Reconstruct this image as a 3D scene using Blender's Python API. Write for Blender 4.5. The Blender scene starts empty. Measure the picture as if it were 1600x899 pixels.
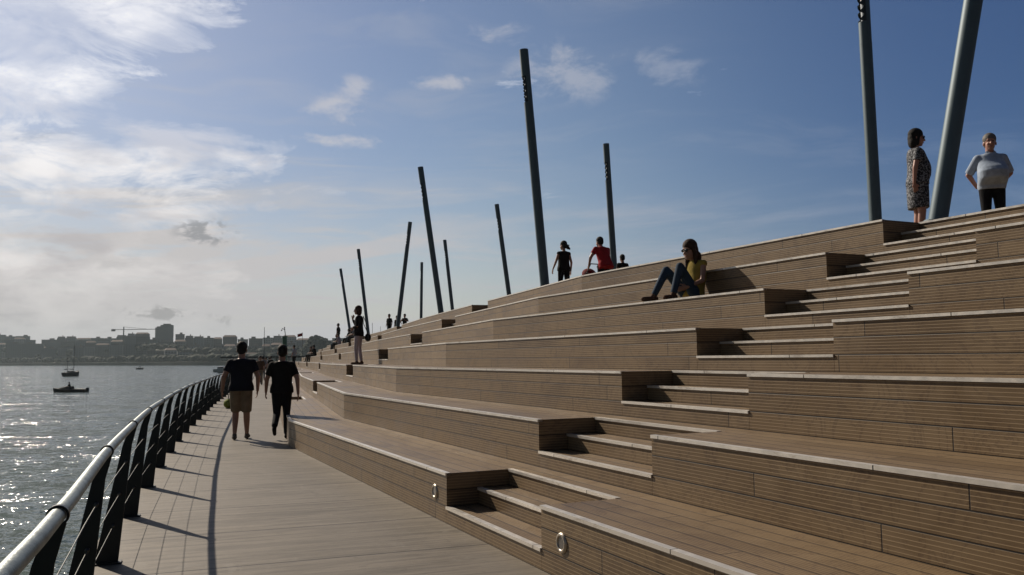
import bpy, bmesh, math, random
from mathutils import Vector, Matrix, Euler
R = math.radians
scn = bpy.context.scene
C = scn.collection

# ------------------------------------------------------------------ camera
EYE = 1.42
F_PX = 1317.65
cd = bpy.data.cameras.new('camera'); cam = bpy.data.objects.new('camera', cd); C.objects.link(cam)
cd.sensor_width = 36; cd.lens = F_PX * 36 / 1600; cd.clip_start = 0.05; cd.clip_end = 12000
pit, rol = 0.083998, -0.008644
rt = Vector((1, 0, 0)); up = Vector((0, -math.sin(pit), math.cos(pit))); fw = Vector((0, math.cos(pit), math.sin(pit)))
r2 = rt * math.cos(rol) + up * math.sin(rol); u2 = -rt * math.sin(rol) + up * math.cos(rol)
M = Matrix((r2, u2, -fw)).transposed().to_4x4(); M.translation = Vector((0, 0, EYE))
cam.matrix_world = M
scn.camera = cam

# ------------------------------------------------------------------ exposure, sun, sky
scn.view_settings.view_transform = 'Standard'; scn.view_settings.look = 'None'
scn.view_settings.exposure = -0.16; scn.view_settings.gamma = 1
SUN_AZ, SUN_EL = R(-42.5), R(33.5)
sd = bpy.data.lights.new('sun', 'SUN'); sun = bpy.data.objects.new('sun', sd); C.objects.link(sun)
sd.energy = 5.0; sd.angle = R(0.55); sd.color = (1.0, 0.88, 0.73)
sdir = Vector((math.sin(SUN_AZ) * math.cos(SUN_EL), math.cos(SUN_AZ) * math.cos(SUN_EL), math.sin(SUN_EL)))
sun.rotation_euler = sdir.to_track_quat('Z', 'Y').to_euler()

world = bpy.data.worlds.new('World'); scn.world = world; world.use_nodes = True


class NT:
    """small helper round a node tree"""
    def __init__(s, tree): s.t = tree; s.n = tree.nodes; s.l = tree.links
    def node(s, typ, **kw):
        nd = s.n.new(typ)
        for k, v in kw.items():
            if k.startswith('_'): continue
            setattr(nd, k, v)
        return nd
    def put(s, sock, v):
        if v is None: return
        if hasattr(v, 'is_linked'): s.l.new(v, sock)
        else: sock.default_value = v
    def math(s, op, a, b=None, c=None, clamp=False):
        nd = s.node('ShaderNodeMath', operation=op, use_clamp=clamp)
        s.put(nd.inputs[0], a); s.put(nd.inputs[1], b)
        if c is not None: s.put(nd.inputs[2], c)
        return nd.outputs[0]
    def vmath(s, op, a, b=None):
        nd = s.node('ShaderNodeVectorMath', operation=op)
        s.put(nd.inputs[0], a)
        if b is not None: s.put(nd.inputs[1], b)
        return nd.outputs['Value'] if op in ('DOT_PRODUCT', 'LENGTH', 'DISTANCE') else nd.outputs[0]
    def ramp(s, x, lo, hi, a=0.0, b=1.0, smooth=True):
        nd = s.node('ShaderNodeMapRange', interpolation_type='SMOOTHSTEP' if smooth else 'LINEAR')
        s.put(nd.inputs[0], x); nd.inputs[1].default_value = lo; nd.inputs[2].default_value = hi
        nd.inputs[3].default_value = a; nd.inputs[4].default_value = b
        return nd.outputs[0]
    def mix(s, f, a, b, typ='MIX'):
        nd = s.node('ShaderNodeMix', data_type='RGBA', blend_type=typ)
        s.put(nd.inputs[0], f); s.put(nd.inputs[6], a); s.put(nd.inputs[7], b)
        return nd.outputs[2]
    def noise(s, vec, scale, detail=4, rough=0.5, dist=0.0, dim='3D'):
        nd = s.node('ShaderNodeTexNoise', noise_dimensions=dim)
        if vec is not None: s.put(nd.inputs['Vector'], vec)
        nd.inputs['Scale'].default_value = scale; nd.inputs['Detail'].default_value = detail
        nd.inputs['Roughness'].default_value = rough; nd.inputs['Distortion'].default_value = dist
        return nd.outputs[0]
    def sep(s, v):
        nd = s.node('ShaderNodeSeparateXYZ'); s.put(nd.inputs[0], v); return nd.outputs
    def comb(s, x, y, z):
        nd = s.node('ShaderNodeCombineXYZ'); s.put(nd.inputs[0], x); s.put(nd.inputs[1], y); s.put(nd.inputs[2], z); return nd.outputs[0]


def az_dir(az_deg, el_deg):
    a, e = R(az_deg), R(el_deg)
    return (math.sin(a) * math.cos(e), math.cos(a) * math.cos(e), math.sin(e))


def build_world():
    w = NT(world.node_tree); w.n.clear()
    out = w.node('ShaderNodeOutputWorld'); bg = w.node('ShaderNodeBackground')
    sky = w.node('ShaderNodeTexSky', sky_type='NISHITA')
    sky.sun_disc = False; sky.sun_elevation = SUN_EL; sky.sun_rotation = SUN_AZ
    sky.air_density = 1.0; sky.dust_density = 0.9; sky.ozone_density = 1.6; sky.altitude = 0
    gen = w.node('ShaderNodeTexCoord').outputs['Generated']
    nrm = w.vmath('NORMALIZE', gen)
    x, y, z = w.sep(nrm)
    zc = w.math('MAXIMUM', z, 0.0)
    h = w.math('ADD', zc, 0.10)
    u = w.math('DIVIDE', x, h); v = w.math('DIVIDE', y, h)
    p = w.comb(u, v, 0.0)
    col = sky.outputs[0]
    # cloud layers laid on a flat ceiling (u, v)
    def blob(az, el, rad, soft=0.5):
        d = w.vmath('DOT_PRODUCT', nrm, az_dir(az, el))
        return w.ramp(d, math.cos(R(rad * (1 + soft))), math.cos(R(rad * (1 - soft) * 0.6)))
    sund = w.vmath('DOT_PRODUCT', nrm, tuple(sdir))
    glow = w.ramp(sund, 0.70, 1.0)
    # veil: denser towards the left and the horizon
    az = w.math('ARCTAN2', x, y)                     # radians, left negative
    elv = w.math('ARCSINE', z)
    left = w.ramp(az, R(0), R(-30))
    hue = w.node('ShaderNodeHueSaturation'); hue.inputs['Saturation'].default_value = 1.18; w.put(hue.inputs['Color'], col); col = hue.outputs[0]
    col = w.mix(w.math('MULTIPLY', w.ramp(sund, 0.62, 0.93), 0.55), col, w.mix(1.0, col, (0.50, 0.66, 0.95, 1), 'MULTIPLY'))
    low = w.ramp(z, 0.27, 0.0)
    low2 = w.ramp(z, 0.15, 0.0)
    # warped coordinates so that the edges curl
    wn = w.node('ShaderNodeTexNoise'); w.put(wn.inputs['Vector'], p); wn.inputs['Scale'].default_value = 0.9; wn.inputs['Detail'].default_value = 3
    warp = w.vmath('ADD', p, w.vmath('SCALE', w.vmath('SUBTRACT', wn.outputs['Color'], (0.5, 0.5, 0.5))))
    for nd in w.n:
        if nd.bl_idname == 'ShaderNodeVectorMath' and nd.operation == 'SCALE': nd.inputs['Scale'].default_value = 0.9
    mp = w.node('ShaderNodeMapping'); w.put(mp.inputs[0], warp); mp.inputs['Rotation'].default_value = (0, 0, R(-24)); mp.inputs['Scale'].default_value = (0.55, 1.5, 1)
    st = mp.outputs[0]
    n1 = w.noise(st, 1.3, 7, 0.58)
    n2 = w.noise(st, 4.5, 6, 0.62)
    n3 = w.noise(warp, 2.2, 8, 0.55)
    # big cumulus-like sheet to the left
    def ell(az_, el_, rx, ry, tilt=0.0):
        a = w.math('SUBTRACT', az, R(az_)); b = w.math('SUBTRACT', w.math('SUBTRACT', elv, R(el_)), w.math('MULTIPLY', a, tilt))
        a = w.math('DIVIDE', a, R(rx)); b = w.math('DIVIDE', b, R(ry))
        return w.ramp(w.math('SQRT', w.math('ADD', w.math('MULTIPLY', a, a), w.math('MULTIPLY', b, b))), 2.1, 0.35)
    regs = [ell(-29, 21.8, 9, 3.4, .10), ell(-34, 30, 16, 5), ell(-31, 15.6, 6.0, 1.6, .35), ell(-29, 10.6, 9.5, 4.0, -.08), ell(-20.5, 13.0, 6.0, 1.5, -.05), ell(-35, 5, 15, 5.5), ell(-52, 14, 14, 16)]
    cover = regs[0]
    for q in regs[1:]: cover = w.math('MAXIMUM', cover, q)
    thr = w.math('SUBTRACT', 0.86, w.math('MULTIPLY', cover, 0.62))
    nz = w.comb(x, y, w.math('MULTIPLY', z, 2.4))
    n4 = w.noise(nz, 9.0, 11, 0.66, 0.45)
    dens = w.math('ADD', w.math('ADD', w.math('MULTIPLY', n3, 0.25), w.math('MULTIPLY', n4, 0.60)), w.math('MULTIPLY', n1, 0.15))
    dens = w.math('ADD', w.math('MULTIPLY', w.math('SUBTRACT', dens, 0.5), 3.4), 0.5)
    d1 = w.math('MULTIPLY', w.math('SUBTRACT', dens, thr), 2.3, clamp=True)
    # high thin streaks
    s1 = w.math('MULTIPLY', w.ramp(n1, 0.46, 0.66), w.ramp(n2, 0.40, 0.66))
    s1 = w.math('MULTIPLY', s1, w.math('ADD', 0.45, w.math('MULTIPLY', low, 1.5)))
    # haze veil at the horizon
    veil = w.math('MULTIPLY', w.math('ADD', 0.20, w.math('ADD', w.math('MULTIPLY', low, 0.62), w.math('MULTIPLY', low2, 0.5))), w.math('ADD', 0.46, w.math('MULTIPLY', left, 0.5)), clamp=True)
    band = w.noise(w.comb(w.math('MULTIPLY', az, 1.6), w.math('ADD', w.math('MULTIPLY', elv, 15.0), w.math('MULTIPLY', az, -1.3)), 2.0), 2.0, 7, 0.6, 0.5)
    band = w.math('MULTIPLY', w.math('MULTIPLY', w.ramp(band, 0.44, 0.66), w.math('MULTIPLY', w.ramp(z, 0.24, 0.13), w.ramp(z, 0.0, 0.05))), 0.8)
    veil = w.math('ADD', veil, w.math('MULTIPLY', band, w.math('ADD', 0.5, left)), clamp=True)
    thin = w.math('MULTIPLY', w.math('ADD', veil, w.math('MULTIPLY', s1, w.math('ADD', 0.35, w.math('MULTIPLY', left, 0.45)))), 1.0, clamp=True)
    veilcol = w.mix(left, (7.6, 7.5, 7.8, 1), (8.6, 8.2, 8.1, 1))
    c1 = w.mix(thin, col, veilcol)
    # bodies of the clouds: bright rims, grey-mauve bellies low down
    shade = w.ramp(w.math('ADD', w.noise(nz, 7.5, 7, 0.55, 0.2), w.math('MULTIPLY', d1, 0.10)), 0.40, 0.68)
    lowcl = w.ramp(z, 0.30, 0.12)
    bright = w.mix(lowcl, (17.0, 16.6, 16.4, 1), (13.0, 12.4, 12.1, 1))
    grey = w.mix(lowcl, (9.5, 10.0, 11.6, 1), (7.4, 7.0, 7.1, 1))
    ccol = w.mix(shade, bright, grey)
    ccol = w.mix(w.ramp(z, 0.12, 0.0, 0.0, 0.6), ccol, (6.4, 6.15, 6.1, 1))
    c2 = w.mix(w.math('MULTIPLY', d1, 0.88), c1, ccol)
    # single small clouds: (azimuth, elevation, radius, bright?)
    nb = w.noise(w.comb(x, y, w.math('MULTIPLY', z, 1.8)), 16, 8, 0.62, 0.3)
    nb2 = w.math('ADD', w.math('MULTIPLY', w.math('SUBTRACT', w.noise(w.comb(x, y, w.math('MULTIPLY', z, 1.6)), 34, 8, 0.62, 0.4), 0.5), 1.9), 0.5)
    def puff(az_, el_, rx, ry, c, amt, prev, lo=0.50, hi=0.72, nz_=None):
        a = w.math('DIVIDE', w.math('SUBTRACT', az, R(az_)), R(rx))
        el = w.math('ARCSINE', z)
        b = w.math('DIVIDE', w.math('SUBTRACT', el, R(el_)), R(ry))
        rr = w.math('SQRT', w.math('ADD', w.math('MULTIPLY', a, a), w.math('MULTIPLY', b, b)))
        k = w.math('SUBTRACT', 1.0, rr)
        f = w.ramp(w.math('ADD', nz_ or nb, w.math('MULTIPLY', k, 0.17)), lo, hi)
        f = w.math('MULTIPLY', f, w.ramp(rr, 1.35, 0.55))
        return w.mix(w.math('MULTIPLY', f, amt), prev, c)
    W_ = (9.5, 9.1, 9.2, 1); G_ = (3.9, 4.0, 4.3, 1); G2 = (4.1, 3.9, 3.95, 1)
    c3 = puff(4.2, 19.2, 4.6, 2.2, W_, 0.42, c2)
    c3 = puff(10.6, 19.0, 3.0, 1.6, W_, 0.34, c3)
    c3 = puff(-12.2, 16.3, 2.6, 1.3, W_, 0.55, c3)
    c3 = puff(-11.0, 14.6, 3.6, 0.6, W_, 0.6, c3)
    c3 = puff(-10.6, 18.1, 1.3, 0.8, W_, 0.5, c3)
    c3 = puff(-4.6, 18.5, 2.6, 0.6, W_, 0.5, c3)
    c3 = puff(-0.8, 21.5, 2.4, 0.9, W_, 0.4, c3)
    c3 = puff(-20.1, 8.2, 1.9, .9, G_, 0.80, c3, .50, .74, nb2)
    c3 = puff(-22.8, 3.2, 2.1, .75, G2, 0.75, c3, .50, .74, nb2)
    c3 = puff(-19.3, 2.6, 1.0, .5, G2, 0.5, c3, .50, .74, nb2)
    # camera-phone contrast: the air well away from the sun is deeper blue
    away = w.ramp(az, R(-8), R(34))
    c4 = w.mix(w.math('MULTIPLY', away, 0.95), c3, w.mix(1.0, c3, (0.30, 0.46, 0.72, 1), 'MULTIPLY'))
    # the dome overhead and behind the camera is plain deep blue
    back = w.math('MAXIMUM', w.ramp(y, 0.62, 0.05), w.ramp(z, 0.55, 0.9))
    c4 = w.mix(w.math('MULTIPLY', back, 0.92), c4, w.mix(1.0, c4, (0.16, 0.18, 0.22, 1), 'MULTIPLY'))
    w.put(bg.inputs[0], c4); bg.inputs[1].default_value = 0.076
    w.l.new(bg.outputs[0], out.inputs[0])


build_world()

# ------------------------------------------------------------------ helpers
def tag(o, label=None, cat=None, group=None, kind=None):
    if label: o['label'] = label
    if cat: o['category'] = cat
    if group: o['group'] = group
    if kind: o['kind'] = kind
    return o

def empty(name, loc=(0, 0, 0), rz=0.0):
    o = bpy.data.objects.new(name, None); C.objects.link(o); o.location = loc; o.rotation_euler = (0, 0, rz)
    o.empty_display_size = 0.2
    return o

def obj(name, bm, mat, parent=None, smooth=False, loc=None):
    me = bpy.data.meshes.new(name)
    bmesh.ops.recalc_face_normals(bm, faces=bm.faces)
    bm.to_mesh(me); bm.free()
    if mat: me.materials.append(mat)
    if smooth:
        for p in me.polygons: p.use_smooth = True
    o = bpy.data.objects.new(name, me); C.objects.link(o)
    if parent: o.parent = parent
    if loc is not None: o.location = loc
    return o

def copy_tree(o, parent=None):
    c = o.copy(); C.objects.link(c); c.parent = parent
    for ch in list(o.children): copy_tree(ch, c)
    return c

def box(bm, x0, x1, y0, y1, z0, z1, mat=None):
    vs = [bm.verts.new(v) for v in ((x0, y0, z0), (x1, y0, z0), (x1, y1, z0), (x0, y1, z0), (x0, y0, z1), (x1, y0, z1), (x1, y1, z1), (x0, y1, z1))]
    if mat is not None:
        for v in vs: v.co = mat @ v.co
    for f in ((0, 3, 2, 1), (4, 5, 6, 7), (0, 1, 5, 4), (1, 2, 6, 5), (2, 3, 7, 6), (3, 0, 4, 7)):
        bm.faces.new([vs[i] for i in f])

def frame(a):
    a = a.normalized()
    h = Vector((0, 0, 1)) if abs(a.z) < 0.9 else Vector((1, 0, 0))
    u = a.cross(h).normalized(); v = a.cross(u).normalized()
    return u, v

def tube(bm, pts, rad, n=12, cap=True):
    pts = [Vector(p) for p in pts]
    rads = rad if isinstance(rad, (list, tuple)) else [rad] * len(pts)
    rings = []
    for i, p in enumerate(pts):
        a = pts[min(i + 1, len(pts) - 1)] - pts[max(i - 1, 0)]
        if i == 0: u, v = frame(a)
        else:
            a.normalize(); u = (u - a * u.dot(a)).normalized(); v = a.cross(u)
        rings.append([bm.verts.new(p + (u * math.cos(t) + v * math.sin(t)) * rads[i]) for t in [2 * math.pi * k / n for k in range(n)]])
    for A, B in zip(rings, rings[1:]):
        for k in range(n): bm.faces.new((A[k], A[(k + 1) % n], B[(k + 1) % n], B[k]))
    if cap:
        bm.faces.new(rings[0][::-1]); bm.faces.new(rings[-1])

def ball(bm, c, r, rot=None, seg=16, rings=10):
    """ellipsoid"""
    r = Vector(r) if not isinstance(r, (int, float)) else Vector((r, r, r))
    m = Matrix.Translation(Vector(c)) @ (rot.to_matrix().to_4x4() if rot else Matrix()) @ Matrix.Diagonal((*r, 1))
    bmesh.ops.create_uvsphere(bm, u_segments=seg, v_segments=rings, radius=1, matrix=m)

def capsule(bm, a, b, ra, rb, n=12):
    a, b = Vector(a), Vector(b); ax = (b - a)
    L = ax.length; ax.normalize()
    pts, rr = [], []
    for k in range(5):
        t = math.pi / 2 * k / 4
        pts.append(a - ax * ra * math.cos(t) * 0.999); rr.append(max(ra * math.sin(t), 0.001))
    for k in range(1, 6):
        t = math.pi / 2 * k / 5
        pts.append(b + ax * rb * math.sin(t) * 0.999); rr.append(max(rb * math.cos(t), 0.001))
    # body starts at a with ra and ends at b with rb
    pts.insert(5, b); rr.insert(5, rb)
    tube(bm, pts, rr, n)

def loft(bm, rings, n=20, power=2.3):
    """rings: (centre, xaxis, yaxis, rx, ry)"""
    R_ = []
    for c, xa, ya, rx, ry in rings:
        c, xa, ya = Vector(c), Vector(xa).normalized(), Vector(ya).normalized()
        ring = []
        for k in range(n):
            t = 2 * math.pi * k / n; ct, st = math.cos(t), math.sin(t)
            e = 2 / power
            ring.append(bm.verts.new(c + xa * rx * math.copysign(abs(ct) ** e, ct) + ya * ry * math.copysign(abs(st) ** e, st)))
        R_.append(ring)
    for A, B in zip(R_, R_[1:]):
        for k in range(n): bm.faces.new((A[k], A[(k + 1) % n], B[(k + 1) % n], B[k]))
    bm.faces.new(R_[0][::-1]); bm.faces.new(R_[-1])

def bake_remesh(o, voxel, it=3, factor=0.5):
    """union of closed lumps -> one continuous skin"""
    m = o.modifiers.new('r', 'REMESH'); m.mode = 'VOXEL'; m.voxel_size = voxel; m.use_smooth_shade = True
    s = o.modifiers.new('s', 'SMOOTH'); s.factor = factor; s.iterations = it
    dg = bpy.context.evaluated_depsgraph_get(); dg.update()
    me = bpy.data.meshes.new_from_object(o.evaluated_get(dg), depsgraph=dg)
    mats = [m_ for m_ in o.data.materials]
    o.modifiers.clear(); old = o.data; o.data = me; me.name = o.name
    if not me.materials:
        for m_ in mats: me.materials.append(m_)
    for p in me.polygons: p.use_smooth = True
    bpy.data.meshes.remove(old)

# ------------------------------------------------------------------ materials
def mat(name):
    m = bpy.data.materials.new(name); m.use_nodes = True
    t = NT(m.node_tree); b = t.n['Principled BSDF']
    return m, t, b

def simple(name, col, rough=0.6, metal=0.0, var=0.15, scale=6.0, bump=0.0, spec=0.5):
    m, t, b = mat(name)
    co = t.node('ShaderNodeTexCoord').outputs['Object']
    n = t.noise(co, scale, 5, 0.6)
    f = t.ramp(n, 0.3, 0.7, 1 - var, 1 + var, False)
    c = t.mix(1.0, (*col, 1), t.comb(f, f, f), 'MULTIPLY')
    t.put(b.inputs['Base Color'], c); b.inputs['Roughness'].default_value = rough; b.inputs['Metallic'].default_value = metal
    b.inputs['Specular IOR Level'].default_value = spec
    if bump:
        bn = t.node('ShaderNodeBump'); bn.inputs['Strength'].default_value = bump; bn.inputs['Distance'].default_value = 0.01
        t.put(bn.inputs['Height'], t.noise(co, scale * 6, 4, 0.6)); t.l.new(bn.outputs[0], b.inputs['Normal'])
    return m

def composite_wood(name='composite_boards'):
    """ribbed wood-composite boards: UV u in metres along the board, v in boards across"""
    m, t, b = mat(name)
    uv = t.node('ShaderNodeUVMap').outputs[0]
    u, v, _ = t.sep(uv)
    row = t.math('FLOOR', v); fv = t.math('FRACT', v)
    wn = t.node('ShaderNodeTexWhiteNoise', noise_dimensions='1D'); t.put(wn.inputs['W'], row)
    us = t.math('ADD', t.math('DIVIDE', u, 2.55), t.math('MULTIPLY', wn.outputs[0], 0.8))
    piece = t.math('FLOOR', us); fu = t.math('FRACT', us)
    wp = t.node('ShaderNodeTexWhiteNoise', noise_dimensions='2D'); t.put(wp.inputs['Vector'], t.comb(piece, row, 0.0))
    # gaps
    gv = t.math('MINIMUM', fv, t.math('SUBTRACT', 1.0, fv)); gapv = t.ramp(gv, 0.020, 0.042, 1.0, 0.0)
    gu = t.math('MINIMUM', fu, t.math('SUBTRACT', 1.0, fu)); gapu = t.ramp(gu, 0.0010, 0.0020, 1.0, 0.0)
    gap = t.math('MAXIMUM', gapv, gapu)
    # ribs: narrow raised lips, six to the board
    fr = t.math('FRACT', t.math('MULTIPLY', fv, 6.0))
    lip = t.math('MULTIPLY', t.ramp(fr, 0.70, 0.78), t.ramp(fr, 0.98, 0.90))
    groove = t.math('SUBTRACT', 1.0, lip)
    co = t.comb(t.math('MULTIPLY', u, 1.0), t.math('MULTIPLY', v, 0.16), wp.outputs[0])
    big = t.noise(co, 1.1, 5, 0.6, 0.6)
    streak = t.noise(t.comb(t.math('MULTIPLY', u, 0.9), t.math('MULTIPLY', v, 5.0), piece), 2.6, 6, 0.65)
    scuff = t.noise(co, 5.0, 6, 0.7, 1.2)
    base = t.mix(wp.outputs[0], (0.116, 0.074, 0.037, 1), (0.190, 0.128, 0.068, 1))
    base = t.mix(t.ramp(big, 0.36, 0.64, 0.0, 0.75), base, (0.215, 0.150, 0.083, 1))
    base = t.mix(t.ramp(streak, 0.42, 0.75, 0.0, 0.35), base, (0.096, 0.058, 0.028, 1))
    base = t.mix(t.ramp(scuff, 0.56, 0.70, 0.0, 0.55), base, (0.080, 0.045, 0.024, 1))
    stain = t.noise(t.comb(u, t.math('MULTIPLY', v, 0.15), 7.7), 1.9, 5, 0.62, 2.2)
    base = t.mix(t.ramp(t.math('ABSOLUTE', t.math('SUBTRACT', stain, 0.5)), 0.035, 0.0, 0.0, 0.42), base, (0.075, 0.045, 0.026, 1))
    ribc = t.mix(t.math('MULTIPLY', lip, 0.60), base, (0.38, 0.275, 0.155, 1))  # sun caught on the lips painted in as paler colour, over dirtier grooves
    col = t.mix(gap, ribc, (0.012, 0.009, 0.007, 1))
    t.put(b.inputs['Base Color'], col)
    t.put(b.inputs['Roughness'], t.ramp(big, 0.3, 0.7, 0.42, 0.62))
    b.inputs['Specular IOR Level'].default_value = 0.35
    hgt = t.math('SUBTRACT', t.math('ADD', t.math('MULTIPLY', lip, 0.5), t.math('MULTIPLY', streak, 0.12)), t.math('MULTIPLY', gap, 1.6))
    bn = t.node('ShaderNodeBump'); bn.inputs['Strength'].default_value = 0.35; bn.inputs['Distance'].default_value = 0.003
    t.put(bn.inputs['Height'], hgt); t.l.new(bn.outputs[0], b.inputs['Normal'])
    return m

def nosing_mat():
    m, t, b = mat('worn_aluminium')
    uv = t.node('ShaderNodeUVMap').outputs[0]; u, v, _ = t.sep(uv)
    us = t.math('DIVIDE', u, 1.9); fu = t.math('FRACT', us); pc = t.math('FLOOR', us)
    g = t.ramp(t.math('MINIMUM', fu, t.math('SUBTRACT', 1.0, fu)), 0.0012, 0.003, 1.0, 0.0)
    wn = t.node('ShaderNodeTexWhiteNoise', noise_dimensions='1D'); t.put(wn.inputs['W'], pc)
    n = t.noise(t.comb(u, t.math('MULTIPLY', v, 3.0), 0.0), 3.0, 7, 0.75)
    n2 = t.noise(t.comb(u, v, 3.3), 14.0, 4, 0.7)
    c = t.mix(t.ramp(n, 0.52, 0.68, 0.0, 0.55), (0.80, 0.75, 0.67, 1), (0.30, 0.24, 0.18, 1))
    c = t.mix(t.math('MULTIPLY', wn.outputs[0], 0.25), c, (0.42, 0.38, 0.33, 1))
    c = t.mix(g, c, (0.02, 0.02, 0.02, 1))
    t.put(b.inputs['Base Color'], c); t.put(b.inputs['Metallic'], 0.5)
    t.put(b.inputs['Roughness'], t.ramp(n2, 0.3, 0.7, 0.30, 0.52))
    return m

def deck_mat():
    m, t, b = mat('deck_slabs')
    uv = t.node('ShaderNodeUVMap').outputs[0]; u, v, _ = t.sep(uv)
    fu = t.math('FRACT', t.math('DIVIDE', u, 1.25)); pc = t.math('FLOOR', t.math('DIVIDE', u, 1.25))
    g = t.ramp(t.math('MINIMUM', fu, t.math('SUBTRACT', 1.0, fu)), 0.004, 0.011, 1.0, 0.0)
    fb = t.math('FRACT', t.math('DIVIDE', u, 0.139)); gb = t.ramp(t.math('MINIMUM', fb, t.math('SUBTRACT', 1.0, fb)), 0.01, 0.05, 1.0, 0.0)
    wn = t.node('ShaderNodeTexWhiteNoise', noise_dimensions='1D'); t.put(wn.inputs['W'], pc)
    wb = t.node('ShaderNodeTexWhiteNoise', noise_dimensions='1D'); t.put(wb.inputs['W'], t.math('FLOOR', t.math('DIVIDE', u, 0.139)))
    s = t.noise(t.comb(t.math('MULTIPLY', u, 9.0), t.math('MULTIPLY', v, 0.9), pc), 1.4, 7, 0.65, 0.5)
    big = t.noise(t.comb(u, v, 0.0), 0.8, 6, 0.62, 0.4)
    fine = t.noise(t.comb(t.math('MULTIPLY', u, 5.0), v, 0.0), 9.0, 5, 0.7)
    c = t.mix(t.ramp(s, 0.36, 0.62), (0.105, 0.088, 0.064, 1), (0.195, 0.165, 0.125, 1))
    c = t.mix(t.ramp(big, 0.35, 0.68, 0.0, 0.55), c, (0.215, 0.185, 0.145, 1))
    c = t.mix(t.math('MULTIPLY', wb.outputs[0], 0.22), c, (0.115, 0.098, 0.076, 1))
    c = t.mix(t.ramp(fine, 0.50, 0.72, 0.0, 0.5), c, (0.075, 0.064, 0.050, 1))
    st = t.noise(t.comb(u, v, 4.0), 2.6, 6, 0.68, 1.4); c = t.mix(t.ramp(st, 0.56, 0.70, 0.0, 0.45), c, (0.082, 0.070, 0.053, 1)); c = t.mix(t.ramp(st, 0.42, 0.30, 0.0, 0.35), c, (0.25, 0.225, 0.185, 1))
    c = t.mix(t.math('MULTIPLY', gb, 0.55), c, (0.06, 0.055, 0.05, 1))
    c = t.mix(t.math('MULTIPLY', g, 0.9), c, (0.035, 0.032, 0.03, 1))
    t.put(b.inputs['Base Color'], c); b.inputs['Roughness'].default_value = 0.62; b.inputs['Specular IOR Level'].default_value = 0.3
    bn = t.node('ShaderNodeBump'); bn.inputs['Strength'].default_value = 0.5; bn.inputs['Distance'].default_value = 0.006
    t.put(bn.inputs['Height'], t.math('SUBTRACT', t.math('ADD', s, t.math('MULTIPLY', fine, 0.4)), t.math('ADD', t.math('MULTIPLY', g, 1.5), t.math('MULTIPLY', gb, 0.3)))); t.l.new(bn.outputs[0], b.inputs['Normal'])
    return m

def water_mat():
    m, t, b = mat('sea_water')
    co = t.node('ShaderNodeTexCoord').outputs['Object']
    def slopes(scale, amp, det, rot, sx, sy):
        mp = t.node('ShaderNodeMapping'); t.put(mp.inputs[0], co); mp.inputs['Rotation'].default_value = (0, 0, R(rot)); mp.inputs['Scale'].default_value = (sx, sy, 1)
        n = t.node('ShaderNodeTexNoise'); t.put(n.inputs['Vector'], mp.outputs[0]); n.inputs['Scale'].default_value = scale
        n.inputs['Detail'].default_value = det; n.inputs['Roughness'].default_value = 0.6; n.inputs['Distortion'].default_value = 0.4
        v = t.vmath('SUBTRACT', n.outputs['Color'], (0.5, 0.5, 0.5))
        return t.vmath('MULTIPLY', v, (amp, amp, 0.0))
    w = t.vmath('ADD', slopes(0.30, 0.75, 3, 12, 0.6, 1.0), t.vmath('ADD', slopes(2.4, 1.6, 5, 18, 0.55, 1.0), slopes(11.0, 1.3, 3, 0, 0.8, 1.0)))
    nv = t.vmath('NORMALIZE', t.vmath('ADD', w, (0.0, 0.0, 1.0)))
    t.l.new(nv, b.inputs['Normal'])
    b.inputs['Base Color'].default_value = (0.045, 0.080, 0.066, 1)
    b.inputs['Roughness'].default_value = 0.10; b.inputs['IOR'].default_value = 1.33; b.inputs['Specular IOR Level'].default_value = 0.5
    return m

WOOD = composite_wood(); NOSE = nosing_mat(); DECK = deck_mat(); WATER = water_mat()
STEEL = simple('dark_painted_steel', (0.010, 0.015, 0.014), 0.5, 0.0, 0.3, 8)
TUBE = simple('brushed_steel_tube', (0.24, 0.27, 0.255), 0.46, 0.75, 0.35, 14, 0.25)
RINGM = simple('black_collar', (0.012, 0.013, 0.014), 0.35, 0.2)
CABLE = simple('steel_cable', (0.11, 0.11, 0.10), 0.45, 0.7)
POLE = simple('blue_grey_pole_paint', (0.080, 0.125, 0.150), 0.55, 0.2, 0.10, 2.5)
POLED = simple('pole_cage_dark', (0.02, 0.03, 0.035), 0.5, 0.2)
DIFF = simple('lamp_glass', (0.62, 0.66, 0.68), 0.25, 0.0, 0.05)
CONC = simple('quay_concrete', (0.20, 0.19, 0.17), 0.85, 0.0, 0.25, 0.4, 0.3)
BRONZE = simple('step_light_metal', (0.45, 0.40, 0.33), 0.35, 0.85)
LENS = simple('step_light_glass', (0.10, 0.09, 0.08), 0.15, 0.0)
SKIN = simple('skin', (0.36, 0.205, 0.145), 0.5, 0.0, 0.08, 10)
SKIN2 = simple('skin_ruddy', (0.40, 0.20, 0.145), 0.5, 0.0, 0.08, 10)
def cloth(name, col, rough=0.85, var=0.22): return simple(name, col, rough, 0.0, var, 9.0, 0.35, 0.2)
HAIRD = simple('dark_hair', (0.012, 0.010, 0.009), 0.7, 0, .4, 12, 1.0, .25); HAIRB = simple('brown_hair', (0.05, 0.026, 0.014), 0.7, 0, .4, 12, 1.0, .25); HAIRG = cloth('grey_hair', (0.17, 0.155, 0.14), 0.6)
NAVY = cloth('navy_cotton', (0.012, 0.013, 0.022)); BLACK = cloth('black_cotton', (0.010, 0.009, 0.009)); KHAKI = cloth('beige_cotton', (0.23, 0.175, 0.115))
DARKT = cloth('dark_trouser', (0.010, 0.011, 0.014)); DENIM = cloth('blue_denim', (0.035, 0.060, 0.095)); DRED = cloth('dark_red_cloth', (0.15, 0.018, 0.020)); RED = cloth('red_cotton', (0.36, 0.012, 0.018))
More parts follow.
